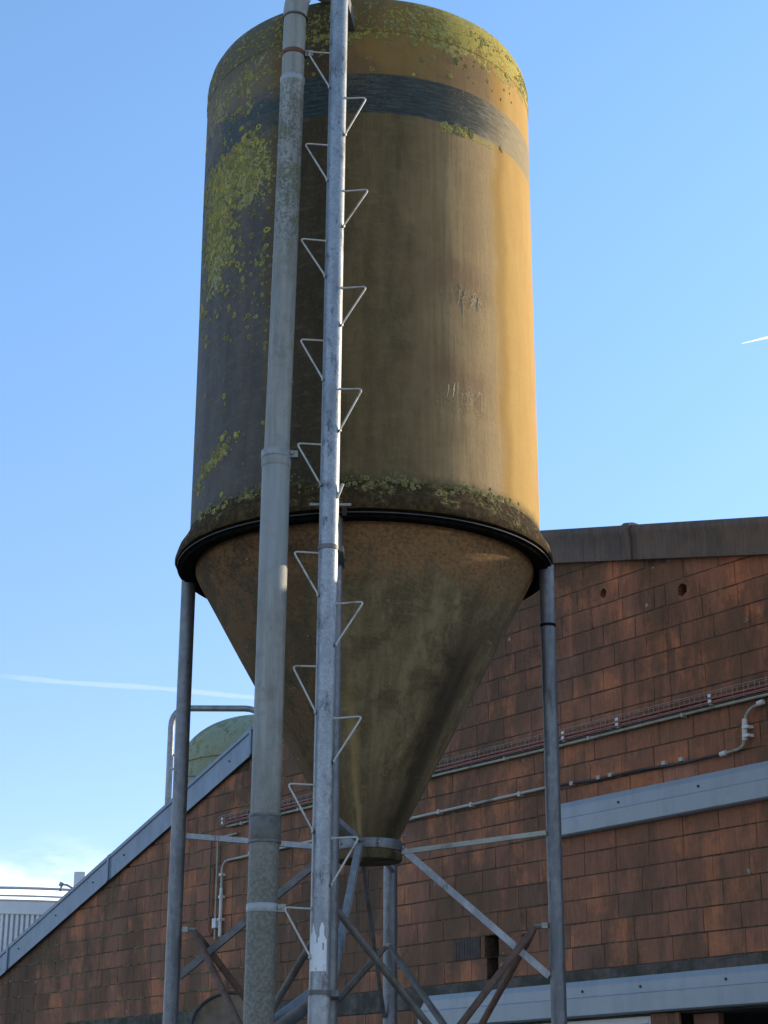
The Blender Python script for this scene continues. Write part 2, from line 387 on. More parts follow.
def make_brick():
    g = G('hollow_clay_blocks'); P = g.coord(); x, y, z = g.xyz(P)
    r, h, d = g.attr()
    rib = g.noise(g.scale(P, (1, 1, 0.05)), 75, 3, 0.6)
    st = g.noise(g.scale(P, (1, 1, 0.22)), 3.4, 6, 0.72)
    big = g.noise(g.scale(P, (1, 1, 0.6)), 0.62, 6, 0.68, 0.5)
    fi = g.noise(P, 30, 5, 0.75)
    col = g.mix(r, (0.225, 0.104, 0.066), (0.265, 0.120, 0.075))
    col = g.mix(g.ss(g.noise(P, 1.9, 5, 0.65) + (h - 0.5) * 0.10, 0.50, 0.63) * 0.8, col, (0.42, 0.160, 0.08))
    col = g.mix(g.ss(h, 0.988, 0.992) * 0.7, col, (0.34, 0.23, 0.20))
    col = g.mix(g.ss(h, 0.10, 0.02) * 0.6, col, (0.17, 0.10, 0.075))
    col = g.mul(col, g.grey(rib * 0.7 + 0.66)); col = g.mul(col, g.grey(fi * 0.7 + 0.66))
    dirt = g.ss(big + (st - 0.5) * 0.62 + (d - 0.5) * 0.035 + (fi - 0.5) * 0.25 + g.bump2(x, -20.3, 1.5, 1.0) * 0.085, 0.395, 0.59)
    under = g.bump2(x + (big - 0.5) * 2.0, -12.0, 0.95, 0.8) * 0.85  # shade behind the silo, where it hides the sky, painted in with stain
    dirt = (dirt * 0.86 + under * g.ss(st, 0.3, 0.6)).min(0.94)
    grimec = g.mix(g.ss(st, 0.4, 0.6), (0.058, 0.042, 0.028), (0.120, 0.074, 0.046))
    col = g.mix(dirt, col, grimec)
    run = g.ss(g.noise(g.scale(P, (1, 1, 0.07)), 5.5, 5, 0.7), 0.56, 0.70) * g.ss(fi, 0.3, 0.6)
    col = g.mix(run * 0.55, col, (0.034, 0.03, 0.022))
    silo_shade_stain = g.bump2(x + (big - 0.5) * 1.6, -11.95, 0.75, 0.65) * g.ss(z + (big - 0.5), 4.2, 5.2) * g.ss(st + (fi - 0.5) * 0.3, 0.26, 0.52)  # upper blocks behind the silo: stain, with the blocked sky's shade painted in
    col = g.mix(silo_shade_stain * 0.88, col, (0.040, 0.034, 0.024))
    soot = g.bump2(x + (big - 0.5) * 2.2, -20.4, 1.3, 0.9) * g.ss(st + (fi - 0.5) * 0.3 + (big - 0.5) * 0.6, 0.40, 0.55)
    col = g.mix(soot * 0.9, col, (0.028, 0.023, 0.017))
    spot = g.ss(g.voro(P, 2.6), 0.085, 0.05) * g.ss(fi, 0.42, 0.55)
    col = g.mix(spot * 0.7, col, (0.42, 0.37, 0.32))
    eff = g.ss(g.noise(g.scale(P, (1, 1, 0.3)), 6, 5, 0.75), 0.64, 0.76)
    col = g.mix(eff * 0.30, col, (0.38, 0.28, 0.22))
    hgt = rib * 0.55 + fi * 0.7 + spot
    return g.out(col, 0.85, 0, g.bump(hgt, 0.007, 0.9), 0.15, (1.0, 0.99, 0.87))
M['brick'] = make_brick()

def make_mortar():
    g = G('mossy_mortar'); P = g.coord(); x, y, z = g.xyz(P)
    a = g.noise(P, 14, 5, 0.7); b = g.noise(P, 1.3, 4, 0.6)
    col = g.mix(g.ss(a, 0.35, 0.65), (0.085, 0.06, 0.044), (0.165, 0.112, 0.08))
    left = g.ss(x, -16.5, -19.0)
    col = g.mix(left * g.ss(b, 0.35, 0.5) * 0.9, col, g.mix(g.ss(a, 0.4, 0.6), (0.055, 0.06, 0.018), (0.12, 0.125, 0.035)))
    col = g.mix(g.ss(g.noise(P, 4, 4), 0.60, 0.7) * 0.7, col, (0.34, 0.29, 0.23))
    return g.out(col, 0.95, 0, g.bump(a, 0.01), 0.15)
M['mortar'] = make_mortar()
M['ventgrid'] = mat_simple('dirty_vent_brick', (0.075, 0.058, 0.048), (0.12, 0.09, 0.072), 12, 0.9)
M['moss'] = mat_simple('olive_moss', (0.11, 0.112, 0.04), (0.27, 0.255, 0.10), 30, 0.95, 0, 0.01)
M['concrete'] = mat_simple('mossy_concrete_beam', (0.085, 0.070, 0.055), (0.17, 0.145, 0.12), 9, 0.9, 0, 0.01, c=(0.055, 0.052, 0.032), csc=3.0, cth=(0.42, 0.6))
M['trim'] = make_galv('blue_grey_sheet_flashing', (0.25, 0.33, 0.42), (0.27, 0.355, 0.45), (0.20, 0.265, 0.34), 0.5, 0.15, 3, (0.17, 0.185, 0.20), (0.6, 0.8), 0.3)
M['cladstrip'] = make_galv('pale_blue_grey_sheet_steel', (0.33, 0.38, 0.42), (0.345, 0.395, 0.435), (0.30, 0.345, 0.38), 0.42, 0.2, 2, (0.25, 0.28, 0.30), (0.60, 0.8), 0.3)

def make_barge():
    g = G('brown_fibre_cement_barge'); P = g.coord(); x, y, z = g.xyz(P)
    st = g.noise(g.scale(P, (1, 1, 0.12)), 18, 5, 0.7); bl = g.noise(P, 2.4, 5, 0.65)
    rib = g.math('SINE', x * 130.0) * 0.5 + 0.5
    col = g.mix(g.ss(st, 0.3, 0.7), (0.105, 0.085, 0.070), (0.165, 0.138, 0.115))
    col = g.mix(g.ss(bl, 0.45, 0.65) * 0.6, col, (0.20, 0.155, 0.11))
    col = g.mix(g.ss(bl, 0.42, 0.3) * 0.5, col, (0.10, 0.068, 0.05))
    return g.out(col, 0.75, 0, g.bump(rib * 0.5 + st, 0.005), 0.3)
M['barge'] = make_barge()
M['roof'] = mat_simple('grey_fibre_cement_roof', (0.10, 0.095, 0.09), (0.17, 0.16, 0.15), 6, 0.85, c=(0.07, 0.07, 0.04), csc=2)
M['conduit'] = mat_simple('pale_plastic_conduit', (0.48, 0.48, 0.39), (0.60, 0.60, 0.51), 12, 0.55, c=(0.22, 0.21, 0.16), csc=3)
M['conduit_green'] = mat_simple('greenish_plastic_conduit', (0.36, 0.38, 0.27), (0.50, 0.51, 0.40), 9, 0.55, c=(0.17, 0.16, 0.11), csc=3)
M['whiteconduit'] = mat_simple('light_grey_plastic', (0.75, 0.75, 0.73), (0.88, 0.88, 0.86), 12, 0.5)
M['darkcable'] = mat_simple('dark_cable', (0.03, 0.025, 0.022), (0.06, 0.045, 0.035), 12, 0.6)
M['redcable'] = mat_simple('dusty_red_cable', (0.36, 0.11, 0.08), (0.48, 0.16, 0.11), 14, 0.55)
M['purplecable'] = mat_simple('dusty_grey_cable', (0.10, 0.09, 0.095), (0.17, 0.15, 0.155), 14, 0.6)
M['orangecable'] = mat_simple('orange_cable', (0.40, 0.13, 0.05), (0.5, 0.18, 0.07), 14, 0.55)
M['basket'] = mat_simple('dull_wire_basket', (0.34, 0.32, 0.31), (0.48, 0.46, 0.44), 20, 0.5, 0.4)
M['hole'] = mat_simple('black_hole_liner', (0.003, 0.003, 0.003), (0.006, 0.005, 0.005), 10, 1.0)
M['whiteframe'] = mat_simple('white_window_frame', (0.70, 0.71, 0.70), (0.78, 0.79, 0.78), 7, 0.4, c=(0.55, 0.54, 0.5), csc=4)
M['interior'] = mat_simple('dim_interior', (0.06, 0.05, 0.042), (0.10, 0.085, 0.07), 3, 0.9)
M['timber'] = mat_simple('reddish_timber', (0.20, 0.085, 0.045), (0.27, 0.125, 0.07), 10, 0.75, stretch=(1, 1, 0.1))
def make_glass():
    g = G('window_glass'); P = g.coord()
    return g.out((0.10, 0.13, 0.15), 0.06, 0.0, g.bump(g.noise(P, 1.4, 2), 0.004), 0.9)
M['glass'] = make_glass()
M['bowl'] = mat_simple('rusty_hopper_steel', (0.24, 0.175, 0.115), (0.36, 0.27, 0.185), 9, 0.75, 0.1, 0.006, c=(0.10, 0.06, 0.04), csc=4)
M['bowlrim'] = mat_simple('dark_hopper_rim', (0.03, 0.026, 0.024), (0.07, 0.06, 0.05), 12, 0.6)
def make_green():
    g = G('mossy_green_fibreglass'); P = g.coord()
    a = g.noise(P, 1.5, 6, 0.7); b = g.noise(P, 9, 5, 0.7)
    col = g.mix(g.ss(a, 0.35, 0.65), (0.33, 0.38, 0.24), (0.44, 0.47, 0.34))
    col = g.mix(g.ss(b + (a - 0.5), 0.5, 0.66) * 0.8, col, (0.24, 0.23, 0.10))
    col = g.mix(g.ss(g.noise(P, 2.4, 4), 0.60, 0.68) * 0.7, col, (0.42, 0.33, 0.08))
    return g.out(col, 0.8, 0, g.bump(b, 0.01), 0.2)
M['green'] = make_green()
M['whitesteel'] = mat_simple('pale_corrugated_steel', (0.76, 0.79, 0.86), (0.84, 0.87, 0.93), 3, 0.45, 0.3)
M['tube'] = make_galv('galvanised_rail_tube', (0.34, 0.36, 0.38), (0.42, 0.44, 0.46), (0.26, 0.275, 0.29), 0.45, 0.55)

M['palerail'] = mat_simple('pale_rail_tube', (0.62, 0.64, 0.66), (0.74, 0.76, 0.78), 6, 0.6)
def make_ground():
    g = G('yard_concrete'); P = g.coord()
    a = g.noise(P, 0.35, 6, 0.65); b = g.noise(P, 6, 6, 0.7)
    col = g.mix(g.ss(a, 0.35, 0.65), (0.28, 0.265, 0.235), (0.38, 0.36, 0.32))
    col = g.mix(g.ss(b, 0.45, 0.7) * 0.5, col, (0.12, 0.112, 0.095))
    x, y, z = g.xyz(P)
    far = g.ss((x * x + y * y), 2500.0, 6400.0)
    col = g.mix(far, col, g.mix(a, (0.20, 0.175, 0.10), (0.28, 0.245, 0.15)))
    return g.out(col, 0.9, 0, g.bump(b, 0.01), 0.2, (1.0, 1.0, 0.95))
M['ground'] = make_ground()

def make_trail(name, alpha, rag=1.0):
    g = G(name)
    lw = g.n('ShaderNodeLayerWeight'); lw.inputs['Blend'].default_value = 0.5
    P = g.coord()
    a = g.ss(S(g, lw.outputs['Facing']), 0.95, 0.25) * (g.ss(g.noise(P, 0.004, 4, 0.6), 0.2, 0.5) * rag + (1.0 - rag)) * alpha
    d = g.n('ShaderNodeBsdfDiffuse'); g.put(d.inputs['Color'], (0.85, 0.85, 0.85))
    tr = g.n('ShaderNodeBsdfTranslucent'); g.put(tr.inputs['Color'], (0.95, 0.95, 0.95))
    ad = g.n('ShaderNodeMixShader'); ad.inputs[0].default_value = 0.85; g.t.links.new(d.outputs[0], ad.inputs[1]); g.t.links.new(tr.outputs[0], ad.inputs[2])
    t = g.n('ShaderNodeBsdfTransparent'); mx = g.n('ShaderNodeMixShader'); o = g.n('ShaderNodeOutputMaterial')
    g.put(mx.inputs[0], a); g.t.links.new(t.outputs[0], mx.inputs[1]); g.t.links.new(ad.outputs[0], mx.inputs[2])
    g.t.links.new(mx.outputs[0], o.inputs[0])
    return g.m

# ------------------------------------------------------------------ camera, light, sky
CH = 1.6
cam_d = bpy.data.cameras.new('camera'); cam = bpy.data.objects.new('camera', cam_d); COL.objects.link(cam)
cam_d.sensor_fit = 'VERTICAL'; cam_d.sensor_height = 24.0; cam_d.sensor_width = 18.0
cam_d.lens = 24.0 * 1783 / 1024
cam_d.clip_start = 0.1; cam_d.clip_end = 20000
cam.rotation_mode = 'XYZ'
cam.matrix_world = Matrix.Translation((0, 0, CH)) @ Matrix.Rotation(R(90 + 19.4), 4, 'X') @ Matrix.Rotation(R(0.2), 4, 'Z')
scene.camera = cam

SUN_AZ, SUN_EL = 63.0, 14.9          # degrees clockwise from +Y, above the horizon
sd = bpy.data.lights.new('sun', 'SUN'); sun = bpy.data.objects.new('sun', sd); COL.objects.link(sun)
sd.energy = 2.2; sd.angle = R(0.5); sd.color = (1.0, 0.84, 0.62)
dirv = Vector((math.sin(R(SUN_AZ))*math.cos(R(SUN_EL)), math.cos(R(SUN_AZ))*math.cos(R(SUN_EL)), math.sin(R(SUN_EL))))
sun.rotation_euler = dirv.to_track_quat('Z', 'Y').to_euler()
sun.location = dirv * 60

w = bpy.data.worlds.new('World'); scene.world = w; w.use_nodes = True
nt = w.node_tree; nt.nodes.clear()
gw = G.__new__(G); gw.t = nt
sky = gw.n('ShaderNodeTexSky', sky_type='NISHITA', sun_disc=False, sun_elevation=R(SUN_EL), sun_rotation=R(SUN_AZ))
sky.altitude = 50; sky.air_density = 1.0; sky.dust_density = 0.35; sky.ozone_density = 1.3
tc = gw.n('ShaderNodeTexCoord'); dv = S(gw, tc.outputs['Generated'])
dx, dy, dz = gw.xyz(dv)
cn = gw.noise(gw.scale(dv, (1, 1, 3.2)), 6.0, 6, 0.6, 0.3)
cl = gw.ss(cn + gw.ss(dz, 0.15, 0.11) * 0.30, 0.52, 0.80) * gw.ss(dz, 0.165, 0.12)
lowt = gw.mix(gw.ss(dz, 0.60, 0.12), (0.76, 0.92, 1.08), (0.61, 0.66, 0.91))
skyc = gw.mix(cl * 0.75, gw.mul(S(gw, sky.outputs[0]), lowt), (6.0, 6.0, 6.2))
bg = gw.n('ShaderNodeBackground'); bg.inputs['Strength'].default_value = 0.15
gw.put(bg.inputs['Color'], skyc)
wo = gw.n('ShaderNodeOutputWorld'); nt.links.new(bg.outputs[0], wo.inputs[0])

scene.view_settings.view_transform = 'Standard'; scene.view_settings.look = 'None'
scene.view_settings.gamma = 1.0; scene.view_settings.use_curve_mapping = False
scene.view_settings.exposure = 1.18
scene.cycles.max_bounces = 8; scene.cycles.transparent_max_bounces = 12

# ------------------------------------------------------------------ setting
gm = MB()
for p in ((-4000, -4000, 0), (4000, -4000, 0), (4000, 4000, 0), (-4000, 4000, 0)): gm.vert(p)
gm.face((0, 1, 2, 3))
tag(gm.build('ground', M['ground'], fix=False), 'concrete farmyard ground around the silo running out into fields', None, kind='structure')

# ------------------------------------------------------------------ the feed silo
CX, CY = -0.135, 12.0
silo = tag(empty('feed_silo', (CX, CY, 0)), 'tall brown fibreglass silo with dark band and conical hopper on four steel legs', 'feed silo')

def dent(a, z, r):
    return 0.006 * (noise.noise(Vector((math.sin(a)*1.3, math.cos(a)*1.3, z*0.7))))
RT = 1.235
m = MB()
m.lathe([(RT, 5.58), (RT, 5.72)] + [(RT, 5.72 + (9.02-5.72)*k/14) for k in range(1, 15)], 128, jit=dent)
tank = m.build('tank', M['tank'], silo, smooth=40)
m = MB()
m.lathe([(RT-0.02, 9.0), (RT+0.0025, 9.0), (RT+0.0035, 9.008), (RT+0.003, 9.11), (RT-0.001, 9.18), (RT-0.016, 9.24), (RT-0.045, 9.295), (RT-0.09, 9.335), (RT-0.17, 9.37), (RT-0.40, 9.43), (0.5, 9.52), (0.3, 9.56), (0.29, 9.66), (0.0001, 9.68)], 128, jit=lambda a, z, r: dent(a, z, r) if r > 1 else 0)
m.build('roof', M['tank'], silo, smooth=50)
m = MB()
m.lathe([(RT-0.02, 5.605), (RT+0.004, 5.605), (RT+0.016, 5.57), (RT+0.046, 5.52), (RT+0.080, 5.468), (RT+0.096, 5.405), (RT+0.088, 5.388), (RT-0.05, 5.392)], 128,
        jit=lambda a, z, r: 0.007*noise.noise(Vector((math.sin(a)*9, math.cos(a)*9, z*9))))
m.build('flange', M['flange'], silo, smooth=50)
m = MB()
m.lathe([(RT-0.06, 5.39), (RT+0.066, 5.387), (RT+0.068, 5.374), (RT+0.03, 5.3705), (RT-0.06, 5.372)], 128)
m.build('gasket', M['rubber'], silo, smooth=35)
m = MB()
m.lathe([(RT+0.03, 5.369), (RT+0.074, 5.369), (RT+0.076, 5.357), (RT+0.060, 5.353), (RT+0.052, 5.339), (RT+0.04, 5.335), (RT-0.02, 5.337), (RT-0.05, 5.362)], 128)
m.build('lip', M['rubber'], silo, smooth=35)
m = MB()
m.lathe([(RT+0.0765, 5.367), (RT+0.081, 5.367), (RT+0.081, 5.361), (RT+0.0765, 5.361)], 128)
m.build('lip_edge', M['lip'], silo, smooth=35)
# hopper cone, its mouth 4 cm off the axis
OX = 0.04
m = MB()
n = 112
rings = []
prof = [(1.19, 5.38), (1.186, 5.33), (1.165, 5.285)] + [(1.165 + (0.205-1.165)*k/16, 5.285 + (3.50-5.285)*k/16) for k in range(1, 17)] + [(0.20, 3.44)]
for r, z in prof:
    o = OX * max(0.0, (5.3 - z) / 1.8)
    rings.append([m.vert((o + (r + 0.004*noise.noise(Vector((math.sin(2*math.pi*k/n)*2, math.cos(2*math.pi*k/n)*2, z*2)))) * math.sin(2*math.pi*k/n), -r*math.cos(2*math.pi*k/n), z)) for k in range(n)])
for i in range(len(rings)-1):
    for k in range(n): m.face((rings[i][k], rings[i][(k+1) % n], rings[i+1][(k+1) % n], rings[i+1][k]))
m.build('hopper', M['cone'], silo, smooth=50)
m = MB()
m.lathe([(0.195, 3.50), (0.205, 3.46), (0.215, 3.42), (0.222, 3.405), (0.226, 3.365), (0.218, 3.35), (0.205, 3.348), (0.0001, 3.352)], 64, (OX, 0))
outlet = m.build('outlet', M['cone'], silo, smooth=50)
m = MB()
m.lathe([(0.20, 3.415), (0.224, 3.415), (0.226, 3.42), (0.226, 3.475), (0.224, 3.48), (0.205, 3.48)], 64, (OX, 0))
m.build('clamp_ring', M['leg'], outlet, smooth=35)
for k in range(10):
    a = R(18 + 36*k); m = MB(); d_ = Vector((math.sin(a), -math.cos(a), 0)); c_ = Vector((OX, 0, 3.448))
    m.sweep([c_ + d_*.22, c_ + d_*.236], [.010, .008], 6); m.build('bolt', M['bolt'], outlet, smooth=40)

# legs (four), bracing
LEG = {'left': (-1.257, 0.17), 'right': (1.266, -0.17), 'front': (-0.178, -1.25), 'back': (0.192, 1.25)}
for k, (x, y) in LEG.items():
    m = MB(); m.sweep([(x, y, 0.0), (x, y, 5.37)], 0.051, 20)
    leg = m.build('leg', M['leg'], silo, smooth=40)
    m = MB(); m.box((x-0.11, y-0.11, 0), (x+0.11, y+0.11, 0.012)); m.build('foot_plate', M['leg'], leg)
    if k != 'front':
        m = MB()
        zb = {'left': 4.3, 'right': 4.93, 'back': 4.5}[k]
        if k == 'right':
            m.sweep([(x, y, zb), (x, y, zb+0.02)], 0.0535, 20); m.build('joint_band', M['rubber'], leg, smooth=40)
# cross pipes: clip high on each leg, foot low on both neighbours
def clip_pt(k, z):
    x, y = LEG[k]; L = math.hypot(x, y); f = (L - 0.055) / L
    return (x*f, y*f, z)
for a in LEG:
    x, y = LEG[a]
    c = clip_pt(a, 2.92)
    m = MB(); m.bar((x*0.955, y*0.955, 2.92), (x*0.925, y*0.925, 2.92), 0.03, 0.035); m.sweep([(x*0.98, y*0.98, 2.92), (x*0.885, y*0.885, 2.92)], 0.011, 8)
    m.build('brace_clip', M['bolt'], silo, smooth=40)
    for b in LEG:
        if (a in ('left', 'right')) == (b in ('left', 'right')): continue
        bx, by = LEG[b]
        d = Vector((bx-x, by-y, 0)).normalized()
        p = Vector((x*0.90, y*0.90, 2.905)) + d*0.02; q = Vector((bx, by, 1.32)) - d*0.05
        m = MB(); m.sweep([p, p.lerp(q, 0.04), p.lerp(q, 0.96), q], [0.016, 0.0235, 0.0235, 0.016], 12)
        m.build('brace', M['rustpipe'] if a in ('left', 'right') else M['greypipe'], silo, smooth=50)
# ties from the outlet clamp to every leg, level and slanting
for a, (x, y) in LEG.items():
    d = Vector((x-OX, y, 0)).normalized()
    p0 = Vector((OX, 0, {'left': 3.43, 'right': 3.39}.get(a, 3.45))) + d*0.225
    side = d.cross(Vector((0, 0, 1)))
    e = Vector((x, y, {'left': 3.53, 'right': 3.50}.get(a, 3.45))) - d*0.05
    m = MB(); m.angle(p0 + side*0.01, e + side*0.01, 0.036, 0.005, up=(0, 0, 1))
    t = m.build('tie', M['conduit'] if a in ('right',) else M['tie'], silo)
    m = MB(); m.sweep([p0 - d*0.06 + Vector((0, 0, .01)), p0 + d*0.03 + Vector((0, 0, .01))], 0.012, 8); m.build('bolt', M['bolt'], t, smooth=40)
    e2 = Vector((x, y, 2.60 if a in ('left', 'right') else 2.42)) - d*0.055
    p1 = Vector((OX, 0, 3.42)) + d*0.24 + side*(0.02 if a != 'back' else -0.09)
    if a == 'back': e2 = e2 - side*0.05
    mt = {'left': M['darkangle'], 'right': M['tie'], 'front': M['tie'], 'back': M['darkangle']}[a]
    m = MB()
    if a in ('right', 'front'): m.bar(p1, e2, 0.045, 0.042, up=side)
    else: m.angle(p1, e2, 0.045 if a == 'left' else 0.028, 0.006, up=(0, 0, 1))
    m.build('stay', mt, silo)

# ---- fill pipe with its couplings and clamps
def L(x, y, z): return (x-CX, y-CY, z)
pipe_pts = [L(-0.705, 10.45, 0.35), L(-0.697, 10.45, 2.4), L(-0.684, 10.45, 4.2), L(-0.677, 10.45, 5.64)]
m = MB(); m.sweep(pipe_pts, 0.0885, 28)
fp = m.build('fill_pipe', M['pipe'], silo, smooth=40)
m = MB(); m.sweep([L(-0.677, 10.45, 5.60), L(-0.650, 10.45, 7.2), L(-0.632, 10.45, 8.40)], 0.0805, 28); m.build('upper_pipe', M['pipe'], fp, smooth=40)
m = MB(); m.sweep([L(-0.632, 10.45, 8.36), L(-0.624, 10.45, 8.90)], 0.0765, 28); m.build('pipe_neck', M['pipe'], fp, smooth=40)
# swan neck over the roof
el = []
for k in range(13):
    t = k/12*R(78)
    el.append(Vector(L(-0.624, 10.45, 8.88)) + Vector((0.42*(1-math.cos(t))*0.55, 0.42*(1-math.cos(t))*1.0, 0.48*math.sin(t))))
dd = (el[-1]-el[-2]).normalized()
el.append(el[-1] + dd*0.5)
m = MB(); m.sweep(el, 0.083, 28); m.build('elbow', M['pipe'], fp, smooth=40)
m = MB(); m.sweep([L(-0.6215, 10.45, 8.872), L(-0.621, 10.45, 8.885)], 0.0865, 28); m.build('joint_band', M['darkband'], fp, smooth=40)
m = MB(); m.sweep([L(-0.6325, 10.45, 8.36), L(-0.632, 10.45, 8.372), L(-0.632, 10.45, 8.395), L(-0.632, 10.45, 8.405)], [0.081, 0.0845, 0.0845, 0.079], 28); m.build('socket_lip', M['paleband'], fp, smooth=40)
def band(z, x, r, h, mat, name='clamp', tilt=0.0):
    m = MB()
    m.sweep([L(x - 0.0, 10.45, z-h/2), L(x, 10.45, z-h/2+0.004), L(x, 10.45, z+h/2-0.004), L(x, 10.45, z+h/2)], [r-0.003, r, r, r-0.003], 32)
    o = m.build(name, mat, fp, smooth=40); return o
c1 = band(8.585, -0.629, 0.083, 0.034, M['rust'])
c2 = band(5.655, -0.677, 0.096, 0.05, M['paleband']); band(5.60, -0.677, 0.093, 0.06, M['pipe'], 'socket_lip')
c3 = band(3.31, -0.69, 0.0945, 0.16, M['darkband'], 'coupling')
for z in (3.385, 3.235): band(z, -0.69, 0.0975, 0.018, M['darkangle'], 'coupling_ring')
c4 = band(2.855, -0.692, 0.0945, 0.05, M['paleband'])
for cl_, z, x in ((c1, 8.585, -0.629), (c2, 5.655, -0.677), (c4, 2.855, -0.692)):
    m = MB(); m.box(L(x+0.082, 10.42, z-0.022), L(x+0.135, 10.46, z+0.022)); m.sweep([L(x+0.10, 10.40, z), L(x+0.10, 10.48, z)], 0.009, 8)
    m.build('bolt_lug', M['bolt'], cl_, smooth=40)

# ---- climbing pole with alternating wire steps
def px(z): return -0.358 + (z-2.3)*(0.0365/6.6)
PY = 10.45
lad = m = MB(); m.sweep([L(px(0.3), PY, 0.3), L(px(9.9), PY, 9.9)], 0.0605, 26)
lad = m.build('ladder_pole', M['pole'], silo, smooth=40)
m = MB(); m.sweep([L(px(0.3), PY, 0.28), L(px(2.36), PY, 2.36)], 0.0635, 26); m.build('pole_sleeve', M['tie'], lad, smooth=40)
def rung(z, sgn):
    c = Vector(L(px(z), PY, z)); w_ = 0.152
    j = random.uniform(-0.016, 0.014)
    a = c + Vector((sgn*0.05, -0.02, 0)); b = c + Vector((sgn*(0.06+w_+j), -0.03, 0.006+j*0.5)); d = c + Vector((sgn*0.055, -0.035, -0.275+j))
    pts = [a]
    q0 = b + (a-b).normalized()*0.03; q2 = b + (d-b).normalized()*0.03
    for k in range(6):
        t = k/5; pts.append(q0*(1-t)**2 + b*2*t*(1-t) + q2*t*t)
    pts.append(d)
    m = MB(); m.sweep(pts, 0.0066, 8)
    for q in (a, d):
        o_ = Vector((sgn*0.008, 0, 0)); m.sweep([q, q + o_*0.5, q + o_*1.6], [0.012, 0.014, 0.006], 8)
    m.build('rung', M['rung'], lad, smooth=60)
z = 8.588
for k in range(13): rung(8.588 - 0.717*k, -1) if 8.588 - 0.717*k > 0.5 else None
for k in range(8):
    if k != 4: rung(8.233 - 0.711*k, 1)
m = MB(); c = L(px(5.4), PY, 5.4); m.sweep([(c[0]+.05, c[1]-.03, 5.36), (c[0]+.085, c[1]-.03, 5.455)], .009, 8); m.build('rung_stub', M['rung'], lad, smooth=60)
for z in (5.04, 2.385):
    m = MB()
    c = L(px(z), PY, z); f = (LEG['front'][0], LEG['front'][1], z)
    m.sweep([(c[0], c[1], z-0.014), (c[0], c[1], z+0.014)], 0.0655, 26)
    m.box((f[0]-0.03, f[1]-0.30, z-0.018), (f[0]+0.065, f[1]+0.055, z+0.018))
    m.sweep([(f[0]-0.05, f[1]-0.08, z), (f[0]+0.085, f[1]-0.08, z)], 0.011, 8)
    m.build('strap', M['darkangle'], lad, smooth=40)
m = MB(); c = L(px(5.36), PY, 5.345); m.bar((c[0]-0.125, c[1]+0.067, 5.35), (c[0]+0.135, c[1]+0.067, 5.35), 0.02, 0.016)
m.bar((c[0]+0.09, c[1]+0.07, 5.35), (c[0]+0.09, c[1]+0.24, 5.35), 0.03, 0.02)
m.build('ladder_bracket', M['bolt'], lad)
m = MB(); c = L(px(9.0), PY, 9.05); m.bar((c[0]+0.03, c[1], 9.05), (c[0]+0.08, c[1]+0.36, 9.05), 0.06, 0.10); m.build('ladder_bracket', M['darkangle'], lad)
# torn sticker wrapped round the pole
m = MB()
cols = 12; ids = []
for i in range(7):
    z = 2.50 + 0.235*i/6
    row = []
    for k in range(cols+1):
        a = R(-62 + 100*k/cols)
        zz = z + (0.05*math.sin(k*0.9)*max(0, i-4)*0.4 if i > 4 else 0)
        row.append(m.vert((L(px(z), PY, z)[0] + 0.0618*math.sin(a), L(px(z), PY, z)[1] - 0.0618*math.cos(a), zz)))
    ids.append(row)
for i in range(6):
    for k in range(cols):
        if (i, k) in ((5, 0), (5, 1), (5, 5), (5, 6), (4, 5), (5, 11), (5, 10), (3, 9)): continue
        m.face((ids[i][k], ids[i][k+1], ids[i+1][k+1], ids[i+1][k]))
m.build('sticker', M['sticker'], lad, fix=False)

# ---- old resin runs standing proud on the right of the shell
m = MB(); rr_ = random.Random(3)
for z0, a0, a1, sl in ((7.10, .50, .72, -0.32), (7.02, .56, .70, -.1), (6.37, .46, .70, -0.10), (6.33, .50, .66, -.15)):
    for _ in range(9):
        a = rr_.uniform(a0, a1); l = rr_.uniform(.035, .15) * (1.3 if a < .58 else .6); zt_ = z0 + (a - a0)*sl + rr_.uniform(-.03, .03)
        n_ = 6; pts = []; bend_ = rr_.uniform(.008, .03)
        for k in range(n_+1):
            t = k/n_; aa = a - bend_*t*t + .004*math.sin(t*5 + a*40)
            pts.append(((RT+.001)*math.sin(aa), -(RT+.001)*math.cos(aa), zt_ - l*t))
        m.sweep(pts, [.0006, .0019, .0024, .0021, .0017, .0012, .0004], 6)
rs_ = m.build('resin_runs', M['resin'], tank, smooth=60); rs_['kind'] = 'stuff'
# ---- lichen rosettes: many small crusty rings grown on the shell
lm = MB()
def rosette(a, z, r, surf_r, slope=0.0, solid=False):
    n = 11
    er = Vector((math.sin(a), -math.cos(a), 0)); et = Vector((math.cos(a), math.sin(a), 0)); ez = Vector((0, 0, 1))
    nrm = (er + ez*slope).normalized(); up = (ez - er*slope).normalized()
    c = er*surf_r + ez*z
    sx, sy = random.uniform(.75, 1.2), random.uniform(.75, 1.25)
    prof = [(0.40 if not solid else 0.02, 0.0008), (0.60 if not solid else .35, 0.0028 if not solid else .004), (0.85, 0.0026), (1.0, -0.001)]
    jit = [random.uniform(.78, 1.2) for _ in range(n)]
    rings = []
    for q, h in prof:
        ring = []
        for k in range(n):
            t = 2*math.pi*k/n
            rr = r*q*(jit[k] if q > .5 else 1)
            hh = h * (r/0.022)
            ring.append(lm.vert(c + et*(rr*sx*math.cos(t)) + up*(rr*sy*math.sin(t)) + nrm*hh))
        rings.append(ring)
    for i in range(len(rings)-1):
        for k in range(n): lm.face((rings[i][k], rings[i][(k+1) % n], rings[i+1][(k+1) % n], rings[i+1][k]))
    if solid: lm.face(list(reversed(rings[0])))
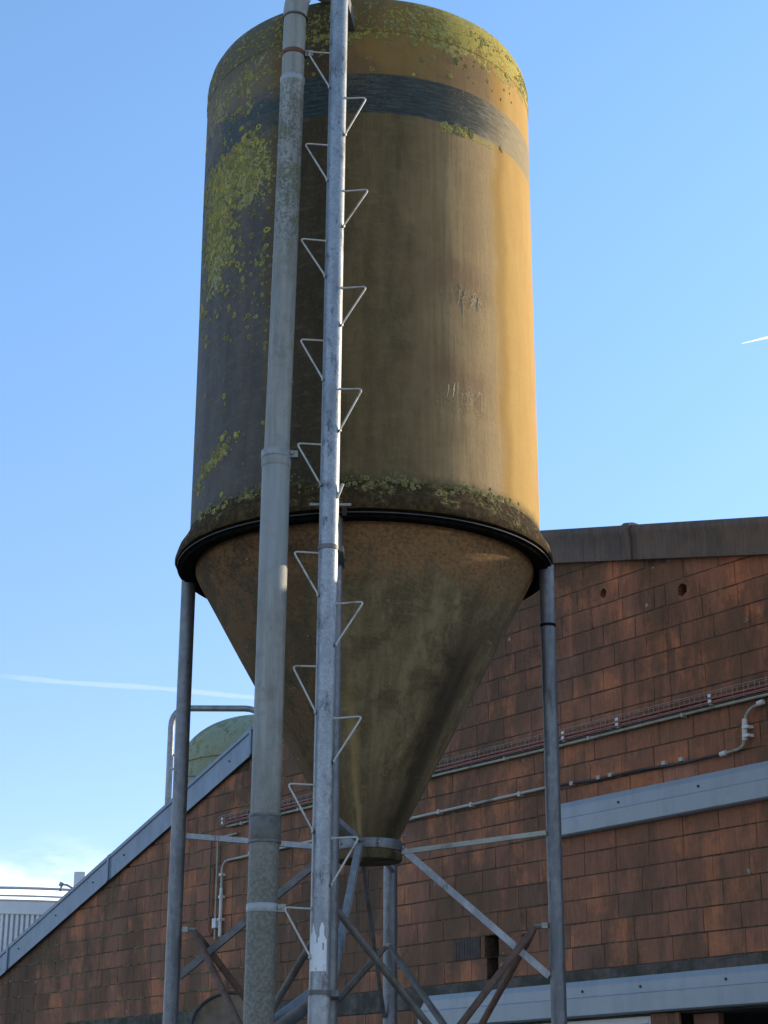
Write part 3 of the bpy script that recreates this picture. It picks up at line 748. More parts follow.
def density(a, z):
    d = math.degrees(a)
    g = noise.noise(Vector((a*3.0, z*2.2, 3.1)))*0.5 + 0.5
    g2 = noise.noise(Vector((a*9.0, z*6.5, 9.7)))*0.5 + 0.5
    v = 0
    if -80 < d < -22:
        top = 8.36 - 0.10*math.sin(a*4)
        if z < top: v = max(v, math.exp(-((top - z)/0.42)**2) * (0.15 + g2*0.75) * min(1, (d+84)/18) * min(1, max(0, (g-.36)*5)))
        if d < -38: v = max(v, 0.75*math.exp(-((z-7.80)/0.34)**2 - ((d+60)/9)**2))
        v = max(v, 0.09*math.exp(-((z-7.3)/0.4)**2)); v = max(v, 0.012*math.exp(-((z-6.7)/0.5)**2))
        if z > 8.36: v = max(v, 0.30*max(0, g2-.25)*(g > .42))
        v = max(v, 0.5*math.exp(-((z-5.92 - (d+62)*0.006)/0.07)**2 - ((d+58)/11)**2))
        v = max(v, 0.004)
    if 25 < d < 52: v = max(v, 0.6*math.exp(-((z-8.31)/0.035)**2)*(g > .45))
    if -22 < d < 60 and z > 8.66: v = max(v, 0.018)
    if z < 5.80 and -66 < d < 58: v = max(v, 0.50*math.exp(-((z-5.60)/0.05)**2)*(g2*1.8-0.45))
    return v * (0.3 + 1.1*g2)
cnt = 0
for _ in range(90000):
    a = R(random.uniform(-95, 95)); z = random.uniform(5.53, 9.0)
    if random.random() > density(a, z): continue
    low = z < 5.86 and math.degrees(a) > -45
    t = random.random()
    lm.tint = (random.uniform(.0, .35) if low else (t*0.9), random.uniform(0.2, 1) if low else random.random()**2, .5)
    r = random.choice((.006, .007, .009, .011, .014, .019, .024)) * random.uniform(.8, 1.2) * (0.7 if low else 0.95)
    sr = RT + dent(a, z, RT) + 0.001
    if z < 5.605: sr = RT + 0.005 + (5.605 - z)*0.50
    rosette(a, z, r, sr, solid=random.random() < .35); cnt += 1
# thick growth on the roof rim
for _ in range(5200):
    d = random.uniform(-100, 100); a = R(d)
    h = random.random()
    z = 9.01 + 0.32*h
    g = noise.noise(Vector((a*5, z*7, 1.7)))*0.5 + 0.5
    dens = (0.9 if d > 25 else 0.8 if d > 8 else 0.30 if d > -30 else 0.38) * max(0, 2.6*g - 0.75) * (0.45 + 0.6*h)
    if d > 80 : dens *= .6
    if random.random() > dens: continue
    u = max(0.0, z-9.12); sr = RT + dent(a, z, RT) + 0.004 - 1.9*u*u - 8*max(0.0, u-.12)**2
    sl = 3.8*u + 16*max(0.0, u-.12)
    yl = min(1, max(0, (d+35)/70))  # sunlit yellow put into the rosette tint towards the right
    lm.tint = (random.uniform(.15, .5) + 0.5*yl*random.random(), random.random()**2 * (1.1 - yl), .5)
    rosette(a, z, random.uniform(.005, .014), sr, sl, solid=random.random() < .6); cnt += 1
lo = lm.build('lichen', M['lichen'], silo, smooth=60, fix=False)
lo['kind'] = 'stuff'

# ------------------------------------------------------------------ farm building (local x = along the gable, y = into it, z = up)
NX, NY, DW = -0.80098, -0.59869, 10.9
ROTW = math.atan2(NX, -NY)             # local x axis = (0.5987,-0.801)
UX, UY = -NY, NX
ORG = (-NX*DW, -NY*DW)
def wall_thing(name, s=None, z=0.0):
    s = s if s is not None else 0.0
    return empty(name, (ORG[0] + UX*s, ORG[1] + UY*s, z), ROTW), (s, 0, z)

bld, boff = wall_thing('farm_building', -14.0, 0.0)
tag(bld, 'red brown clay block building with low pitched gable and blue grey roof flashing', 'farm building')
# gable outline
AP = (-13.14, 7.05); SL, SR = 0.33, 0.226
EL, ER = -25.6, -4.6
def roofz(s): return AP[1] - (AP[0]-s)*SL if s < AP[0] else AP[1] - (s-AP[0])*SR

def clip(poly, a, b, c):
    """keep a*x+b*z<=c"""
    out = []
    for i in range(len(poly)):
        p, q = poly[i], poly[(i+1) % len(poly)]
        fp_, fq = a*p[0]+b*p[1]-c, a*q[0]+b*q[1]-c
        if fp_ <= 0: out.append(p)
        if (fp_ < 0 < fq) or (fq < 0 < fp_):
            t = fp_/(fp_-fq); out.append((p[0]+(q[0]-p[0])*t, p[1]+(q[1]-p[1])*t))
    return out
def area(p): return 0.5*sum(p[i][0]*p[(i+1) % len(p)][1]-p[(i+1) % len(p)][0]*p[i][1] for i in range(len(p)))
def inset(poly, d):
    """convex ccw polygon pulled in by d"""
    n = len(poly); lines = []
    for i in range(n):
        p, q = poly[i], poly[(i+1) % n]
        ex, ez = q[0]-p[0], q[1]-p[1]; l = math.hypot(ex, ez)
        if l < 1e-5: continue
        nx_, nz_ = ez/l, -ex/l
        lines.append((nx_, nz_, nx_*p[0]+nz_*p[1]-d))
    r = [(min(x for x, _ in poly)-1, min(z for _, z in poly)-1), (max(x for x, _ in poly)+1, min(z for _, z in poly)-1), (max(x for x, _ in poly)+1, max(z for _, z in poly)+1), (min(x for x, _ in poly)-1, max(z for _, z in poly)+1)]
    for a, b, c in lines:
        r = clip(r, a, b, c)
        if len(r) < 3: return []
    return r

bm_ = MB()
def block(cell):
    if len(cell) < 3 or abs(area(cell)) < 0.003: return
    base = inset(cell, random.uniform(0.001, 0.0025))
    if len(base) < 3: return
    front = inset(base, random.uniform(0.001, 0.004))
    if len(front) < 3 or len(front) != len(base): return
    bm_.tint = (random.random(), random.random(), random.random())
    h = random.uniform(0.0095, 0.0115); tx, tz = random.uniform(-.003, .003), random.uniform(-.003, .003)
    cx = sum(p[0] for p in front)/len(front); cz = sum(p[1] for p in front)/len(front)
    f, b = [], []
    for (x, z), (x2, z2) in zip(front, base):
        jx, jz = random.uniform(-.003, .003), random.uniform(-.003, .003)
        f.append(bm_.vert((x+jx, -(h + (x-cx)*tx + (z-cz)*tz), z+jz))); b.append(bm_.vert((x2, 0.012, z2)))
    bm_.face(f)
    for k in range(len(f)): bm_.face((b[k], b[(k+1) % len(f)], f[(k+1) % len(f)], f[k]))
HOLES = [(-11.24, 6.29, 0.040), (-10.265, 6.09, 0.053), (-12.42, 3.29, 0.066)]      # putlog holes, each in the middle of a block
GAPS = [(-12.985, -12.79, 3.19), (-12.96, -12.80, 2.99)]                              # half blocks knocked out
def holed_block(cx, cz, r, za, zb):
    bm_.tint = (random.random(), random.random(), random.random())
    q = .003; za += q; zb -= q; n = 12
    jit = [random.uniform(.88, 1.12) for _ in range(2*n)]
    for sg in (-1, 1):
        x0 = cx + sg*0.198
        arc = []
        for k in range(n+1):
            t = -math.pi/2 + math.pi*k/n; rr = r*jit[k if sg > 0 else (n+k) % (2*n)] if 0 < k < n else r
            arc.append((cx + sg*rr*math.cos(t), cz + rr*math.sin(t)*1.1))
        poly = [(x0, za), (cx, za)] + arc + [(cx, zb), (x0, zb)]
        f = [bm_.vert((x, -.0105, z)) for x, z in poly]
        bm_.face(f if sg > 0 else list(reversed(f)))
        b = [bm_.vert((x, .14, z)) for x, z in poly]
        m_ = len(poly)
        for k in list(range(2, 2+n)) + [0, m_-2, m_-1]: bm_.face((f[k], f[(k+1) % m_], b[(k+1) % m_], b[k]))
def cut_holes(o):
    """drill the same holes through the masonry bed"""
    tmp = []
    for s, z, r in HOLES:
        c = MB(); c.prism([(s + r*1.25*math.cos(2*math.pi*k/20), z + r*1.35*math.sin(2*math.pi*k/20)) for k in range(20)], -.05, .27); tmp.append(c.build('drill', M['mortar'], bld, off=boff))
    for a, b, z in GAPS:
        c = MB(); c.box((a, -.05, z + (.002 if z > 3 else .006)), (b, .22, z + .199)); tmp.append(c.build('drill', M['mortar'], bld, off=boff))
    for c in tmp:
        md = o.modifiers.new('cut', 'BOOLEAN'); md.operation = 'DIFFERENCE'; md.solver = 'EXACT'; md.object = c
    bpy.context.view_layer.update()
    me = bpy.data.meshes.new_from_object(o.evaluated_get(bpy.context.evaluated_depsgraph_get()))
    o.modifiers.clear(); o.data = me
    for c in tmp: bpy.data.objects.remove(c, do_unlink=True)
def blocks(s0, s1, z0, z1, gable=False, base=2.99):
    r0 = math.floor((z0-base)/0.2); r1 = math.ceil((z1-base)/0.2)
    for r in range(r0, r1):
        za, zb = base + r*0.2, base + (r+1)*0.2
        segs = [(s0, s1)]
        if gable:
            cuts = [(hx-.2, hx+.2) for hx, hz, hr in HOLES if za < hz < zb] + [(a, b) for a, b, z in GAPS if abs(z-za) < .05]
            for a, b in sorted(cuts):
                p, q = segs.pop(); segs += [(p, a), (b, q)]
            for hx, hz, hr in HOLES:
                if za < hz < zb: holed_block(hx, hz, hr, za, zb)
        x_ = s0 - random.random()*0.1 - (0.2 if r % 2 else 0.0) - ((s0 + 26) % 0.4)
        for g0, g1 in segs:
            x = x_ if g0 == s0 else g0
            while x < g1:
                l = 0.4 + random.uniform(-.006, .006)
                if random.random() < 0.03: l = 0.2
                q_ = random.uniform(.0015, .0035); c = [(x, za+q_), (x+l, za+q_), (x+l, zb-q_), (x, zb-q_)]
                for q in ((-1, 0, -g0), (1, 0, g1), (0, -1, -z0), (0, 1, z1)): c = clip(c, *q)
                if gable and len(c) > 2:
                    c = clip(c, -SL, 1, AP[1] - AP[0]*SL - 0.01)
                    if len(c) > 2: c = clip(c, SR, 1, AP[1] + AP[0]*SR - 0.01)
                if len(c) > 2: block(c)
                x += l
blocks(EL, ER, 2.99, 7.1, True)
WIN = (-13.10, -10.88, 1.10, 2.575); DOOR = (-10.55, -7.6, 0.0, 2.575)
blocks(EL, WIN[0], 0.0, 2.78); blocks(WIN[1], DOOR[0], 0.0, 2.78); blocks(DOOR[1], ER, 0.0, 2.78)
blocks(WIN[0], WIN[1], 0.0, WIN[2])
wall = bm_.build('wall', M['brick'], bld, off=boff)
# mortar bed behind the blocks, with the openings left free
m = MB()
m.prism([(EL, 2.98), (ER, 2.98), (ER, roofz(ER)), AP, (EL, roofz(EL))], -0.006, 0.30)
for a, b, c, d in ((EL, WIN[0], 0, 2.78), (WIN[1], DOOR[0], 0, 2.78), (DOOR[1], ER, 0, 2.78), (WIN[0], WIN[1], 0, WIN[2])):
    m.box((a, -0.006, c), (b, 0.30, d))
mo = m.build('mortar', M['mortar'], wall, off=boff)
cut_holes(mo)
m = MB()
m.box((EL, -0.012, 2.782), (ER, 0.302, 2.988))
m.box((WIN[0]+.001, 0.0, 2.577), (WIN[1]-.001, 0.299, 2.781)); m.box((DOOR[0]+.001, 0.0, 2.577), (DOOR[1]-.001, 0.299, 2.781))
m.build('concrete_beam', M['concrete'], bld, off=boff, bevel=0.01)
# moss grown along the bed joints of the low left end
m = MB(); rnd = random.Random(5)
for r in range(0, 14):
    z = 2.99 + 0.2*r; s = -25.4
    while s < -15.5:
        l = rnd.uniform(.06, .35); p = 0.72 if s < -18 else 0.30
        if s + l < AP[0] and z < roofz(s) - 0.08 and rnd.random() < p:
            n_ = max(3, int(l/.03)); e = rnd.uniform(.006, .013)
            m.sweep([(s + l*k/n_, -.008, z + rnd.uniform(-.004, .003)) for k in range(n_+1)], [0.001] + [e*rnd.uniform(.5, 1.4) for _ in range(n_-1)] + [0.001], 6)
        s += l + rnd.uniform(.0, .12)
ms = m.build('moss', M['moss'], wall, off=boff, smooth=60); ms['kind'] = 'stuff'
# side and rear walls, roof sheets
m = MB()
BK = 24.0
m.box((EL, 0.31, 0), (EL+0.25, BK, roofz(EL)-0.02)); m.box((ER-0.25, 0.31, 0), (ER, BK, roofz(ER)-0.02))
m.prism([(EL+.26, 0), (ER-.26, 0), (ER-.26, roofz(ER-.26)-.05), (AP[0], AP[1]-.05), (EL+.26, roofz(EL+.26)-.05)], BK-0.25, BK)
m.build('rear_wall', M['interior'], bld, off=boff)
m = MB()
def slope_sheet(sa, sb, y0, y1, lift, th):
    a = roofz(sa) + lift; b = roofz(sb) + lift
    m.prism([(sa, a), (sb, b), (sb, b+th), (sa, a+th)], y0, y1)
slope_sheet(EL-0.35, AP[0]-0.002, 0.02, BK+0.3, 0.05, 0.06); slope_sheet(AP[0]+0.002, ER+0.35, 0.02, BK+0.3, 0.05, 0.06)
m.build('roof', M['roof'], bld, off=boff)
# left verge: pressed steel flashing in overlapping lengths
edges = [EL-0.38, -22.75, -20.15, -17.0, AP[0]-0.02]
ed = [-25.95, -23.02, -20.28, -17.02, -13.2]
for i in range(4):
    a, b = ed[i], ed[i+1]
    y = -0.065 - 0.004*(i % 2)
    m = MB()
    za, zb = roofz(a), roofz(b)
    lo, hi = -0.03, 0.285
    # folded sheet: drip lip, face, kink, top cap
    sec = [(y+0.012, lo), (y, lo), (y, 0.23), (y-0.016, 0.24), (y-0.016, hi), (0.15, hi+0.05), (0.15, hi+0.046), (y-0.012, hi-0.005), (y-0.012, 0.243), (y+0.004, 0.233), (y+0.004, lo+0.004), (y+0.012, lo+.004)]
    A = [m.vert((a, yy, za+zz)) for yy, zz in sec]; B = [m.vert((b + 0.06, yy, roofz(b)+0.06*SL+zz)) for yy, zz in sec]
    nn = len(sec)
    for k in range(nn): m.face((A[k], A[(k+1) % nn], B[(k+1) % nn], B[k]))
    m.face(A); m.face(list(reversed(B)))
    # lapped end
    vf = m.build('verge_flashing', M['trim'], bld, off=boff)
    m = MB(); m.prism([(a-0.012, roofz(a-.012)+lo-.004), (a+0.028, roofz(a+.028)+lo-.004), (a+0.028, roofz(a+.028)+hi+.004), (a-0.012, roofz(a-.012)+hi+.004)], y-0.021, y-0.003)
    m.build('seam', M['trim'], vf, off=boff)
    for q in (0.12, 0.5, 0.86):
        s = a + (b-a)*q; m = MB(); zc = roofz(s) + 0.12
        m.sweep([(s, y-0.012, zc), (s, y+0.002, zc)], [0.009, 0.012], 8); m.build('screw', M['darkcable'], vf, off=boff, smooth=40)
# dark soffit strip behind the flashing
m = MB()
m.prism([(EL-.3, roofz(EL-.3)-.012), (AP[0], AP[1]-.012), (AP[0], AP[1]+.2), (EL-.3, roofz(EL-.3)+.2)], -0.05, 0.0)
m.prism([(AP[0]+.003, AP[1]-.012), (ER+.3, roofz(ER+.3)-.012), (ER+.3, roofz(ER+.3)+.2), (AP[0]+.003, AP[1]+.2)], -0.05, -0.001)
m.build('verge_board', M['interior'], bld, off=boff)
# right verge: fibre cement barge pieces with a rolled top
rd = [-13.14, -10.74, -7.6, -4.2]
for i in range(3):
    a, b = rd[i], rd[i+1]
    y = -0.07 - (0.014 if i % 2 else 0.0)
    a2 = a if i == 0 else a - 0.07
    m = MB()
    sec = [(-0.052, -0.035), (y, -0.035), (y, 0.17)]
    for k in range(9):
        t = R(200 - k*25); sec.append((-0.02 + (0.075 - y*0.0 + (0.012 if i % 2 else 0))*math.cos(t) , 0.235 + 0.07*math.sin(t)))
    sec += [(-0.02, 0.17), (-0.052, 0.16)]
    A = [m.vert((a2, yy, roofz(a)-(a2-a)*SR+zz)) for yy, zz in sec]; B = [m.vert((b, yy, roofz(b)+zz)) for yy, zz in sec]
    nn = len(sec)
    for k in range(nn): m.face((A[k], A[(k+1) % nn], B[(k+1) % nn], B[k]))
    m.face(A); m.face(list(reversed(B)))
    bb = m.build('barge_board', M['barge'], bld, off=boff, smooth=35)
    if i:
        m = MB(); sec2 = [(yy - 0.022 if yy < -0.02 else yy, zz + (0.016 if zz > .2 else -0.004)) for yy, zz in sec]
        A = [m.vert((a2 - .05, yy, roofz(a)-(a2-.05-a)*SR+zz)) for yy, zz in sec2]; B = [m.vert((a2 + .035, yy, roofz(a)-(a2+.035-a)*SR+zz)) for yy, zz in sec2]
        for k in range(nn): m.face((A[k], A[(k+1) % nn], B[(k+1) % nn], B[k]))
        m.face(A); m.face(list(reversed(B)))
        m.build('lap_collar', M['barge'], bb, off=boff, smooth=35)
# pale steel strips over the door tracks
def strip(s0, s1, z0, z1, crease, screws, cut=0.0):
    m = MB()
    h = z1-z0
    sec = [(-0.012, z0), (-0.085, z0), (-0.105, z0+0.012), (-0.105, z0+h*crease), (-0.092, z0+h*crease+0.008), (-0.088, z1-0.05), (-0.07, z1), (-0.012, z1)]
    A = [m.vert((s0 + (cut if zz > z1-.06 else 0), yy, zz)) for yy, zz in sec]; B = [m.vert((s1, yy, zz)) for yy, zz in sec]
    nn = len(sec)
    for k in range(nn): m.face((A[k], A[(k+1) % nn], B[(k+1) % nn], B[k]))
    m.face(A); m.face(list(reversed(B)))
    st = m.build('cladding_strip', M['cladstrip'], bld, off=boff, bevel=0.003)
    for s in screws:
        m = MB(); zc = z0 + h*(crease+0.18); m.sweep([(s, -0.10, zc), (s, -0.088, zc)], [0.010, 0.013], 8)
        m.build('screw', M['darkcable'], st, off=boff, smooth=40)
strip(-11.93, -5.2, 4.15, 4.45, 0.50, (-11.85, -11.07, -10.13, -9.2, -8.0))
strip(-13.88, -5.2, 2.592, 2.892, 0.52, (-13.70, -12.95, -11.6, -10.9, -9.95, -9.2, -8.1), cut=0.10)
# window under the lower strip
m = MB()
s0, s1, z0, z1 = WIN
for q in (((s0, .03, z0), (s0+.06, .11, z1)), ((s1-.06, .03, z0), (s1, .11, z1)), ((s0+.06, .03, z1-.06), (s1-.06, .11, z1)), ((s0+.06, .03, z0), (s1-.06, .11, z0+.06)), ((-12.02, .035, z0+.06), (-11.96, .105, z1-.06))):
    m.box(*q)
win = m.build('window', M['whiteframe'], bld, off=boff, bevel=0.004)
m = MB(); m.box((s0+.05, .065, z0+.05), (s1-.05, .075, z1-.05)); m.build('pane', M['glass'], win, off=boff)
m = MB(); m.box((s0-.03, -.05, z0-.05), (s1+.03, .10, z0-.002)); m.build('sill', M['concrete'], win, off=boff)
# door opening: floor of the porch, back wall, and a timber frame
m = MB(); s0, s1, z0, z1 = DOOR
m.box((s0-.3, 1.6, 0), (s1+.3, 1.7, 2.9)); m.box((s0-.3, .31, 2.60), (s1+.3, 1.6, 2.70)); m.box((s0-.35, .31, 0), (s0-.30, 1.7, 2.9)); m.box((s1+.3, .31, 0), (s1+.35, 1.7, 2.9))
m.build('doorway', M['interior'], bld, off=boff)
for q in ((s0+.05, s0+.32), (s1-.15, s1-.02)):
    m = MB(); m.box((q[0], .10, 0), (q[1], .16, 2.57)); m.build('door_post', M['timber'], bld, off=boff)
m = MB(); m.box((-13.42, -.0165, 3.20), (-13.05, .01, 3.385))
for k in range(9): m.box((-13.41+k*.041, -.020, 3.205), (-13.395+k*.041, -.0166, 3.38))
m.build('vent_grid', M['ventgrid'], bld, off=boff)

# ------------------------------------------------------------------ things fixed to the gable
# wire basket tray with cables
TA, TB = -17.62, -6.2
tr, toff = wall_thing('cable_tray', TA, 5.0)
tag(tr, 'long wire basket cable tray with red cables running across the upper brick gable', 'cable tray')
m = MB()
for (y, z) in ((-.045, 5.012), (-.085, 5.015), (-.085, 5.06), (-.085, 5.115), (-.025, 5.115), (-.025, 5.06)):
    m.sweep([(TA, y, z), (TB, y, z)], 0.0026, 5)
s = TA
while s < TB:
    m.sweep([(s, -.025, 5.115), (s, -.025, 5.012), (s, -.085, 5.012), (s, -.085, 5.118)], 0.003, 5); s += 0.12
m.build('wire_basket', M['basket'], tr, off=toff, fix=False)
def wavy(s0, s1, y, z, amp, seed, step=0.18):
    out = []; s = s0
    while s < s1:
        out.append((s, y + amp*noise.noise(Vector((s*1.1, seed, 0))), z + amp*noise.noise(Vector((s*1.3, seed, 7)))+amp)); s += step
    return out
for i, (y, z, r, mt) in enumerate(((-.066, 5.026, .010, 'redcable'), (-.064, 5.052, .009, 'redcable'), (-.040, 5.03, .010, 'redcable'), (-.045, 5.055, .010, 'purplecable'))):
    m = MB(); m.sweep(wavy(TA+.1, TB, y, z, .006, i*3.3), r, 7); m.build('cable', M[mt], tr, off=toff, smooth=60)
for s in (-17.55, -15.2, -14.62, -14.35, -11.75, -11.05, -9.95, -8.4):
    m = MB(); m.box((s-.018, -.096, 5.02), (s+.018, -.088, 5.048)); m.box((s-.018, -.096, 5.066), (s+.018, -.088, 5.094)); m.box((s-.010, -.088, 5.004), (s+.010, -.012, 5.009))
    m.build('bracket', M['whiteconduit'], tr, off=toff, bevel=0.003)
# conduit directly under the tray
c, co = wall_thing('conduit', -17.5, 4.96); tag(c, 'thin greenish plastic conduit running just below the cable tray', 'conduit', 'plastic conduits on the gable')
m = MB(); m.sweep([(s_, -.05, 4.985 + .004*math.sin(s_*1.7)) for s_ in [-17.5 + .4*k for k in range(29)]], 0.0135, 8); m.build('tube', M['conduit_green'], c, off=co, smooth=60)
for s in [-17.2 + 1.15*k for k in range(10)]:
    m = MB(); m.box((s-.012, -.066, 4.968), (s+.012, -.012, 5.002)); m.build('saddle', M['conduit'], c, off=co)
# lower conduit: rises from a drop at the left, runs level, dark cable carries on, then the swan bend at the right
def bend(p, q, r_, rad, n=6):
    p, q, r_ = Vector(p), Vector(q), Vector(r_)
    a = q + (p-q).normalized()*rad; b = q + (r_-q).normalized()*rad
    return [tuple(a*(1-t)**2 + q*2*t*(1-t) + b*t*t) for t in [k/n for k in range(n+1)]]
c, co = wall_thing('conduit', -17.6, 3.8); tag(c, 'pale plastic conduit turning down to a dead end on the gable beside the fill pipe', 'conduit', 'plastic conduits on the gable')
m = MB(); m.sweep([(-17.585, -.05, 3.80)] + bend((-17.585, -.05, 3.8), (-17.585, -.05, 4.60), (-12.0, -.05, 4.63), .13) + [(-12.0, -.05, 4.63)], 0.0145, 8)
m.build('tube', M['conduit'], c, off=co, smooth=60)
m = MB(); m.sweep([(-17.585, -.05, 3.76), (-17.585, -.05, 4.30)], 0.020, 10); m.build('sleeve', M['whiteconduit'], c, off=co, smooth=60)
for z in (3.95, 4.2, 4.45): m = MB(); m.box((-17.61, -.075, z-.015), (-17.56, -.012, z+.015)); m.build('saddle', M['whiteconduit'], c, off=co)
for s in (-17.0, -15.5, -14.05, -13.6, -13.1, -12.4): m = MB(); m.box((s-.018, -.068, 4.60), (s+.018, -.012, 4.645)); m.build('saddle', M['conduit'], c, off=co)
c, co = wall_thing('conduit', -17.78, 3.7); tag(c, 'twin upright plastic conduits dropping from the left end of the cable tray', 'conduit', 'plastic conduits on the gable')
m = MB(); m.sweep([(-17.70, -.045, 3.74)] + bend((-17.70, -.045, 3.74), (-17.70, -.045, 4.88), (-17.3, -.045, 4.88), .08) + [(-17.3, -.045, 4.885)], .0125, 8); m.build('tube', M['conduit_green'], c, off=co, smooth=60)
m = MB(); m.sweep([(-17.86, -.04, 3.9), (-17.86, -.04, 4.95)], .009, 6); m.build('tube', M['purplecable'], c, off=co, smooth=60)
m = MB(); m.box((-17.73, -.075, 3.86), (-17.65, -.012, 3.97)); m.build('junction_box', M['whiteconduit'], c, off=co, bevel=.006)
m = MB(); m.sweep([(-17.80, -.03, 4.55), (-17.79, -.04, 4.2), (-17.83, -.05, 4.0), (-17.86, -.04, 3.85), (-17.80, -.04, 3.78), (-17.74, -.04, 3.86)], .008, 6); m.build('loose_wire', M['orangecable'], c, off=co, smooth=60)
c, co = wall_thing('cable', -12.0, 4.6); tag(c, 'dark sagging cable running along the wall above the upper steel strip', 'cable')
m = MB(); m.sweep([(-12.1 + .2*k, -.04, 4.625 - .045*(k/11.7) + .008*math.sin(k*1.3)) for k in range(12)] + [(-9.86, -.04, 4.585)], .0125, 7); m.build('wire', M['darkcable'], c, off=co, smooth=60)
for s in (-11.7, -11.35, -11.2, -10.55, -10.35): m = MB(); m.box((s-.022, -.058, 4.60), (s+.022, -.012, 4.635)); m.build('saddle', M['conduit'], c, off=co, bevel=.004)
c, co = wall_thing('conduit', -9.8, 4.57); tag(c, 'short white S-bent conduit with clips below the right end of the tray', 'conduit', 'plastic conduits on the gable')
pts = [(-9.86, -.05, 4.585)] + bend((-9.86, -.05, 4.585), (-9.64, -.05, 4.60), (-9.62, -.05, 4.8), .08) + bend((-9.64, -.05, 4.62), (-9.61, -.05, 4.89), (-9.4, -.05, 4.94), .10) + [(-9.42, -.05, 4.935)]
m = MB(); m.sweep(pts, .0135, 8); m.build('tube', M['conduit_green'], c, off=co, smooth=60)
m = MB(); m.sweep([(-9.632, -.05, 4.66), (-9.618, -.05, 4.83)], .022, 10); m.build('sleeve', M['whiteconduit'], c, off=co, smooth=60)
for z in (4.69, 4.76): m = MB(); m.box((-9.63, -.08, z-.012), (-9.565, -.012, z+.012)); m.build('saddle', M['whiteconduit'], c, off=co)
for p in ((-9.87, 4.585), (-9.44, 4.93)):
    m = MB(); m.sweep([(p[0]-.03, -.05, p[1]), (p[0]+.03, -.05, p[1]+.006)], .022, 10); m.build('end_cap', M['whiteconduit'], c, off=co, smooth=50)

# ------------------------------------------------------------------ under the silo: dish hopper and auger tube
hp = tag(empty('feed_hopper', (-1.15, 13.6, 0)), 'round rusty dish-shaped hopper with dark rim behind the silo left leg', 'hopper')
m = MB(); tilt = Matrix.Rotation(R(58), 3, 'X') @ Matrix.Identity(3)
tilt = Matrix.Rotation(R(-14), 3, 'Y') @ Matrix.Rotation(R(52), 3, 'X')
def ring_(rad, h, n=48): return [tilt @ Vector((rad*math.cos(2*math.pi*k/n), rad*math.sin(2*math.pi*k/n), h)) + Vector((0, 0, 2.43)) for k in range(n)]
def shell(mb, prof):
    rr = [[mb.vert(p) for p in ring_(r, h)] for r, h in prof]
    for i in range(len(rr)-1):
        for k in range(48): mb.face((rr[i][k], rr[i][(k+1) % 48], rr[i+1][(k+1) % 48], rr[i+1][k]))
shell(m, [(0.001, -.10), (.16, -.09), (.215, -.05), (.25, 0.0), (.254, 0.0), (.225, -.06), (.16, -.105), (0.001, -.115)])
m.build('bowl', M['bowl'], hp, smooth=50)
m = MB(); m.sweep(ring_(.253, 0.0), .013, 8, close=True); m.build('rim', M['bowlrim'], hp, smooth=60)
m = MB(); m.sweep([tuple(tilt @ Vector((0, 0, -.10)) + Vector((0, 0, 2.43))), (0.05, .18, 1.9), (0.05, .18, 0)], .03, 10); m.build('stand', M['rustpipe'], hp, smooth=50)
au = tag(empty('auger_tube', (-0.9, 11.6, 0)), 'grey inclined auger tube ending behind the ladder pole below the silo', 'auger tube')
p0 = Vector((-0.95, 11.55, 2.06)); p1 = Vector((-0.36, 11.35, 2.47))
d_ = (p1-p0).normalized(); base = Vector((-0.9, 11.6, 0))
m = MB(); m.sweep([p0 - d_*1.6 - base, p1 - base], .062, 20); m.build('tube', M['leg'], au, smooth=40)
m = MB(); m.sweep([p1 - base - d_*.02, p1 - base + d_*.02], .07, 20); m.build('end_flange', M['darkangle'], au, smooth=40)
m = MB(); m.sweep([p1 - base - d_*.35 , Vector((p1.x, p1.y, 0)) - base - Vector((d_.x*.35, d_.y*.35, 0))], .02, 8); m.build('support', M['leg'], au, smooth=40)

# ------------------------------------------------------------------ behind the building
g2 = tag(empty('feed_silo', (-2.30, 34.0, 0)), 'round mossy green silo dome showing behind the sloping left roof edge', 'feed silo')
m = MB()
RG = 1.60; ZT = 9.32
prof = [(RG, 0.5), (RG, ZT-1.02), (RG+.03, ZT-1.02), (RG+.03, ZT-.96), (RG, ZT-.955)]
for k in range(1, 15):
    t = R(90*k/14); prof.append((max(RG*math.cos(t)**0.9, .001), ZT-.955 + .955*math.sin(t)**1.05))
m.lathe(prof[:3], 64); m.build('tank', M['green'], g2, smooth=40)
m = MB(); m.lathe(prof[2:], 64); m.build('dome', M['green'], g2, smooth=50)
for k in range(4):
    a = R(45+90*k); m = MB(); m.sweep([(1.5*math.sin(a), -1.5*math.cos(a), 0), (1.5*math.sin(a), -1.5*math.cos(a), .6)], .06, 12); m.build('leg', M['leg'], g2, smooth=40)
# hooped access ladder in front of it
lx0, lx1, ly = -3.82, -2.17, 31.6
hl_ = tag(empty('access_ladder', ((lx0+lx1)/2, ly, 0)), 'galvanised tube ladder with rounded hoop top beside the green dome', 'ladder')
cxl = (lx0+lx1)/2
def hoop(x0, x1, y, zt, r_, rad):
    pts = [(x0-cxl, y, 0.0)] + bend((x0-cxl, y, 0), (x0-cxl, y, zt), (x1-cxl, y, zt), r_) + bend((x0-cxl, y, zt), (x1-cxl, y, zt), (x1-cxl, y, 0), r_) + [(x1-cxl, y, 0.0)]
    m = MB(); m.sweep(pts, rad, 12); return m
hoop(lx0, lx1, 0, 8.95, .34, .058).build('hoop_rail', M['tube'], hl_, smooth=60)
m = MB(); m.sweep([(lx0+.16-cxl, .12, 0), (lx0+.16-cxl, .12, 8.15)], .05, 10); m.build('stile', M['tube'], hl_, smooth=60)
m = MB(); m.sweep([(lx1-.16-cxl, .12, 0), (lx1-.16-cxl, .12, 8.15)], .05, 10); m.build('stile', M['tube'], hl_, smooth=60)
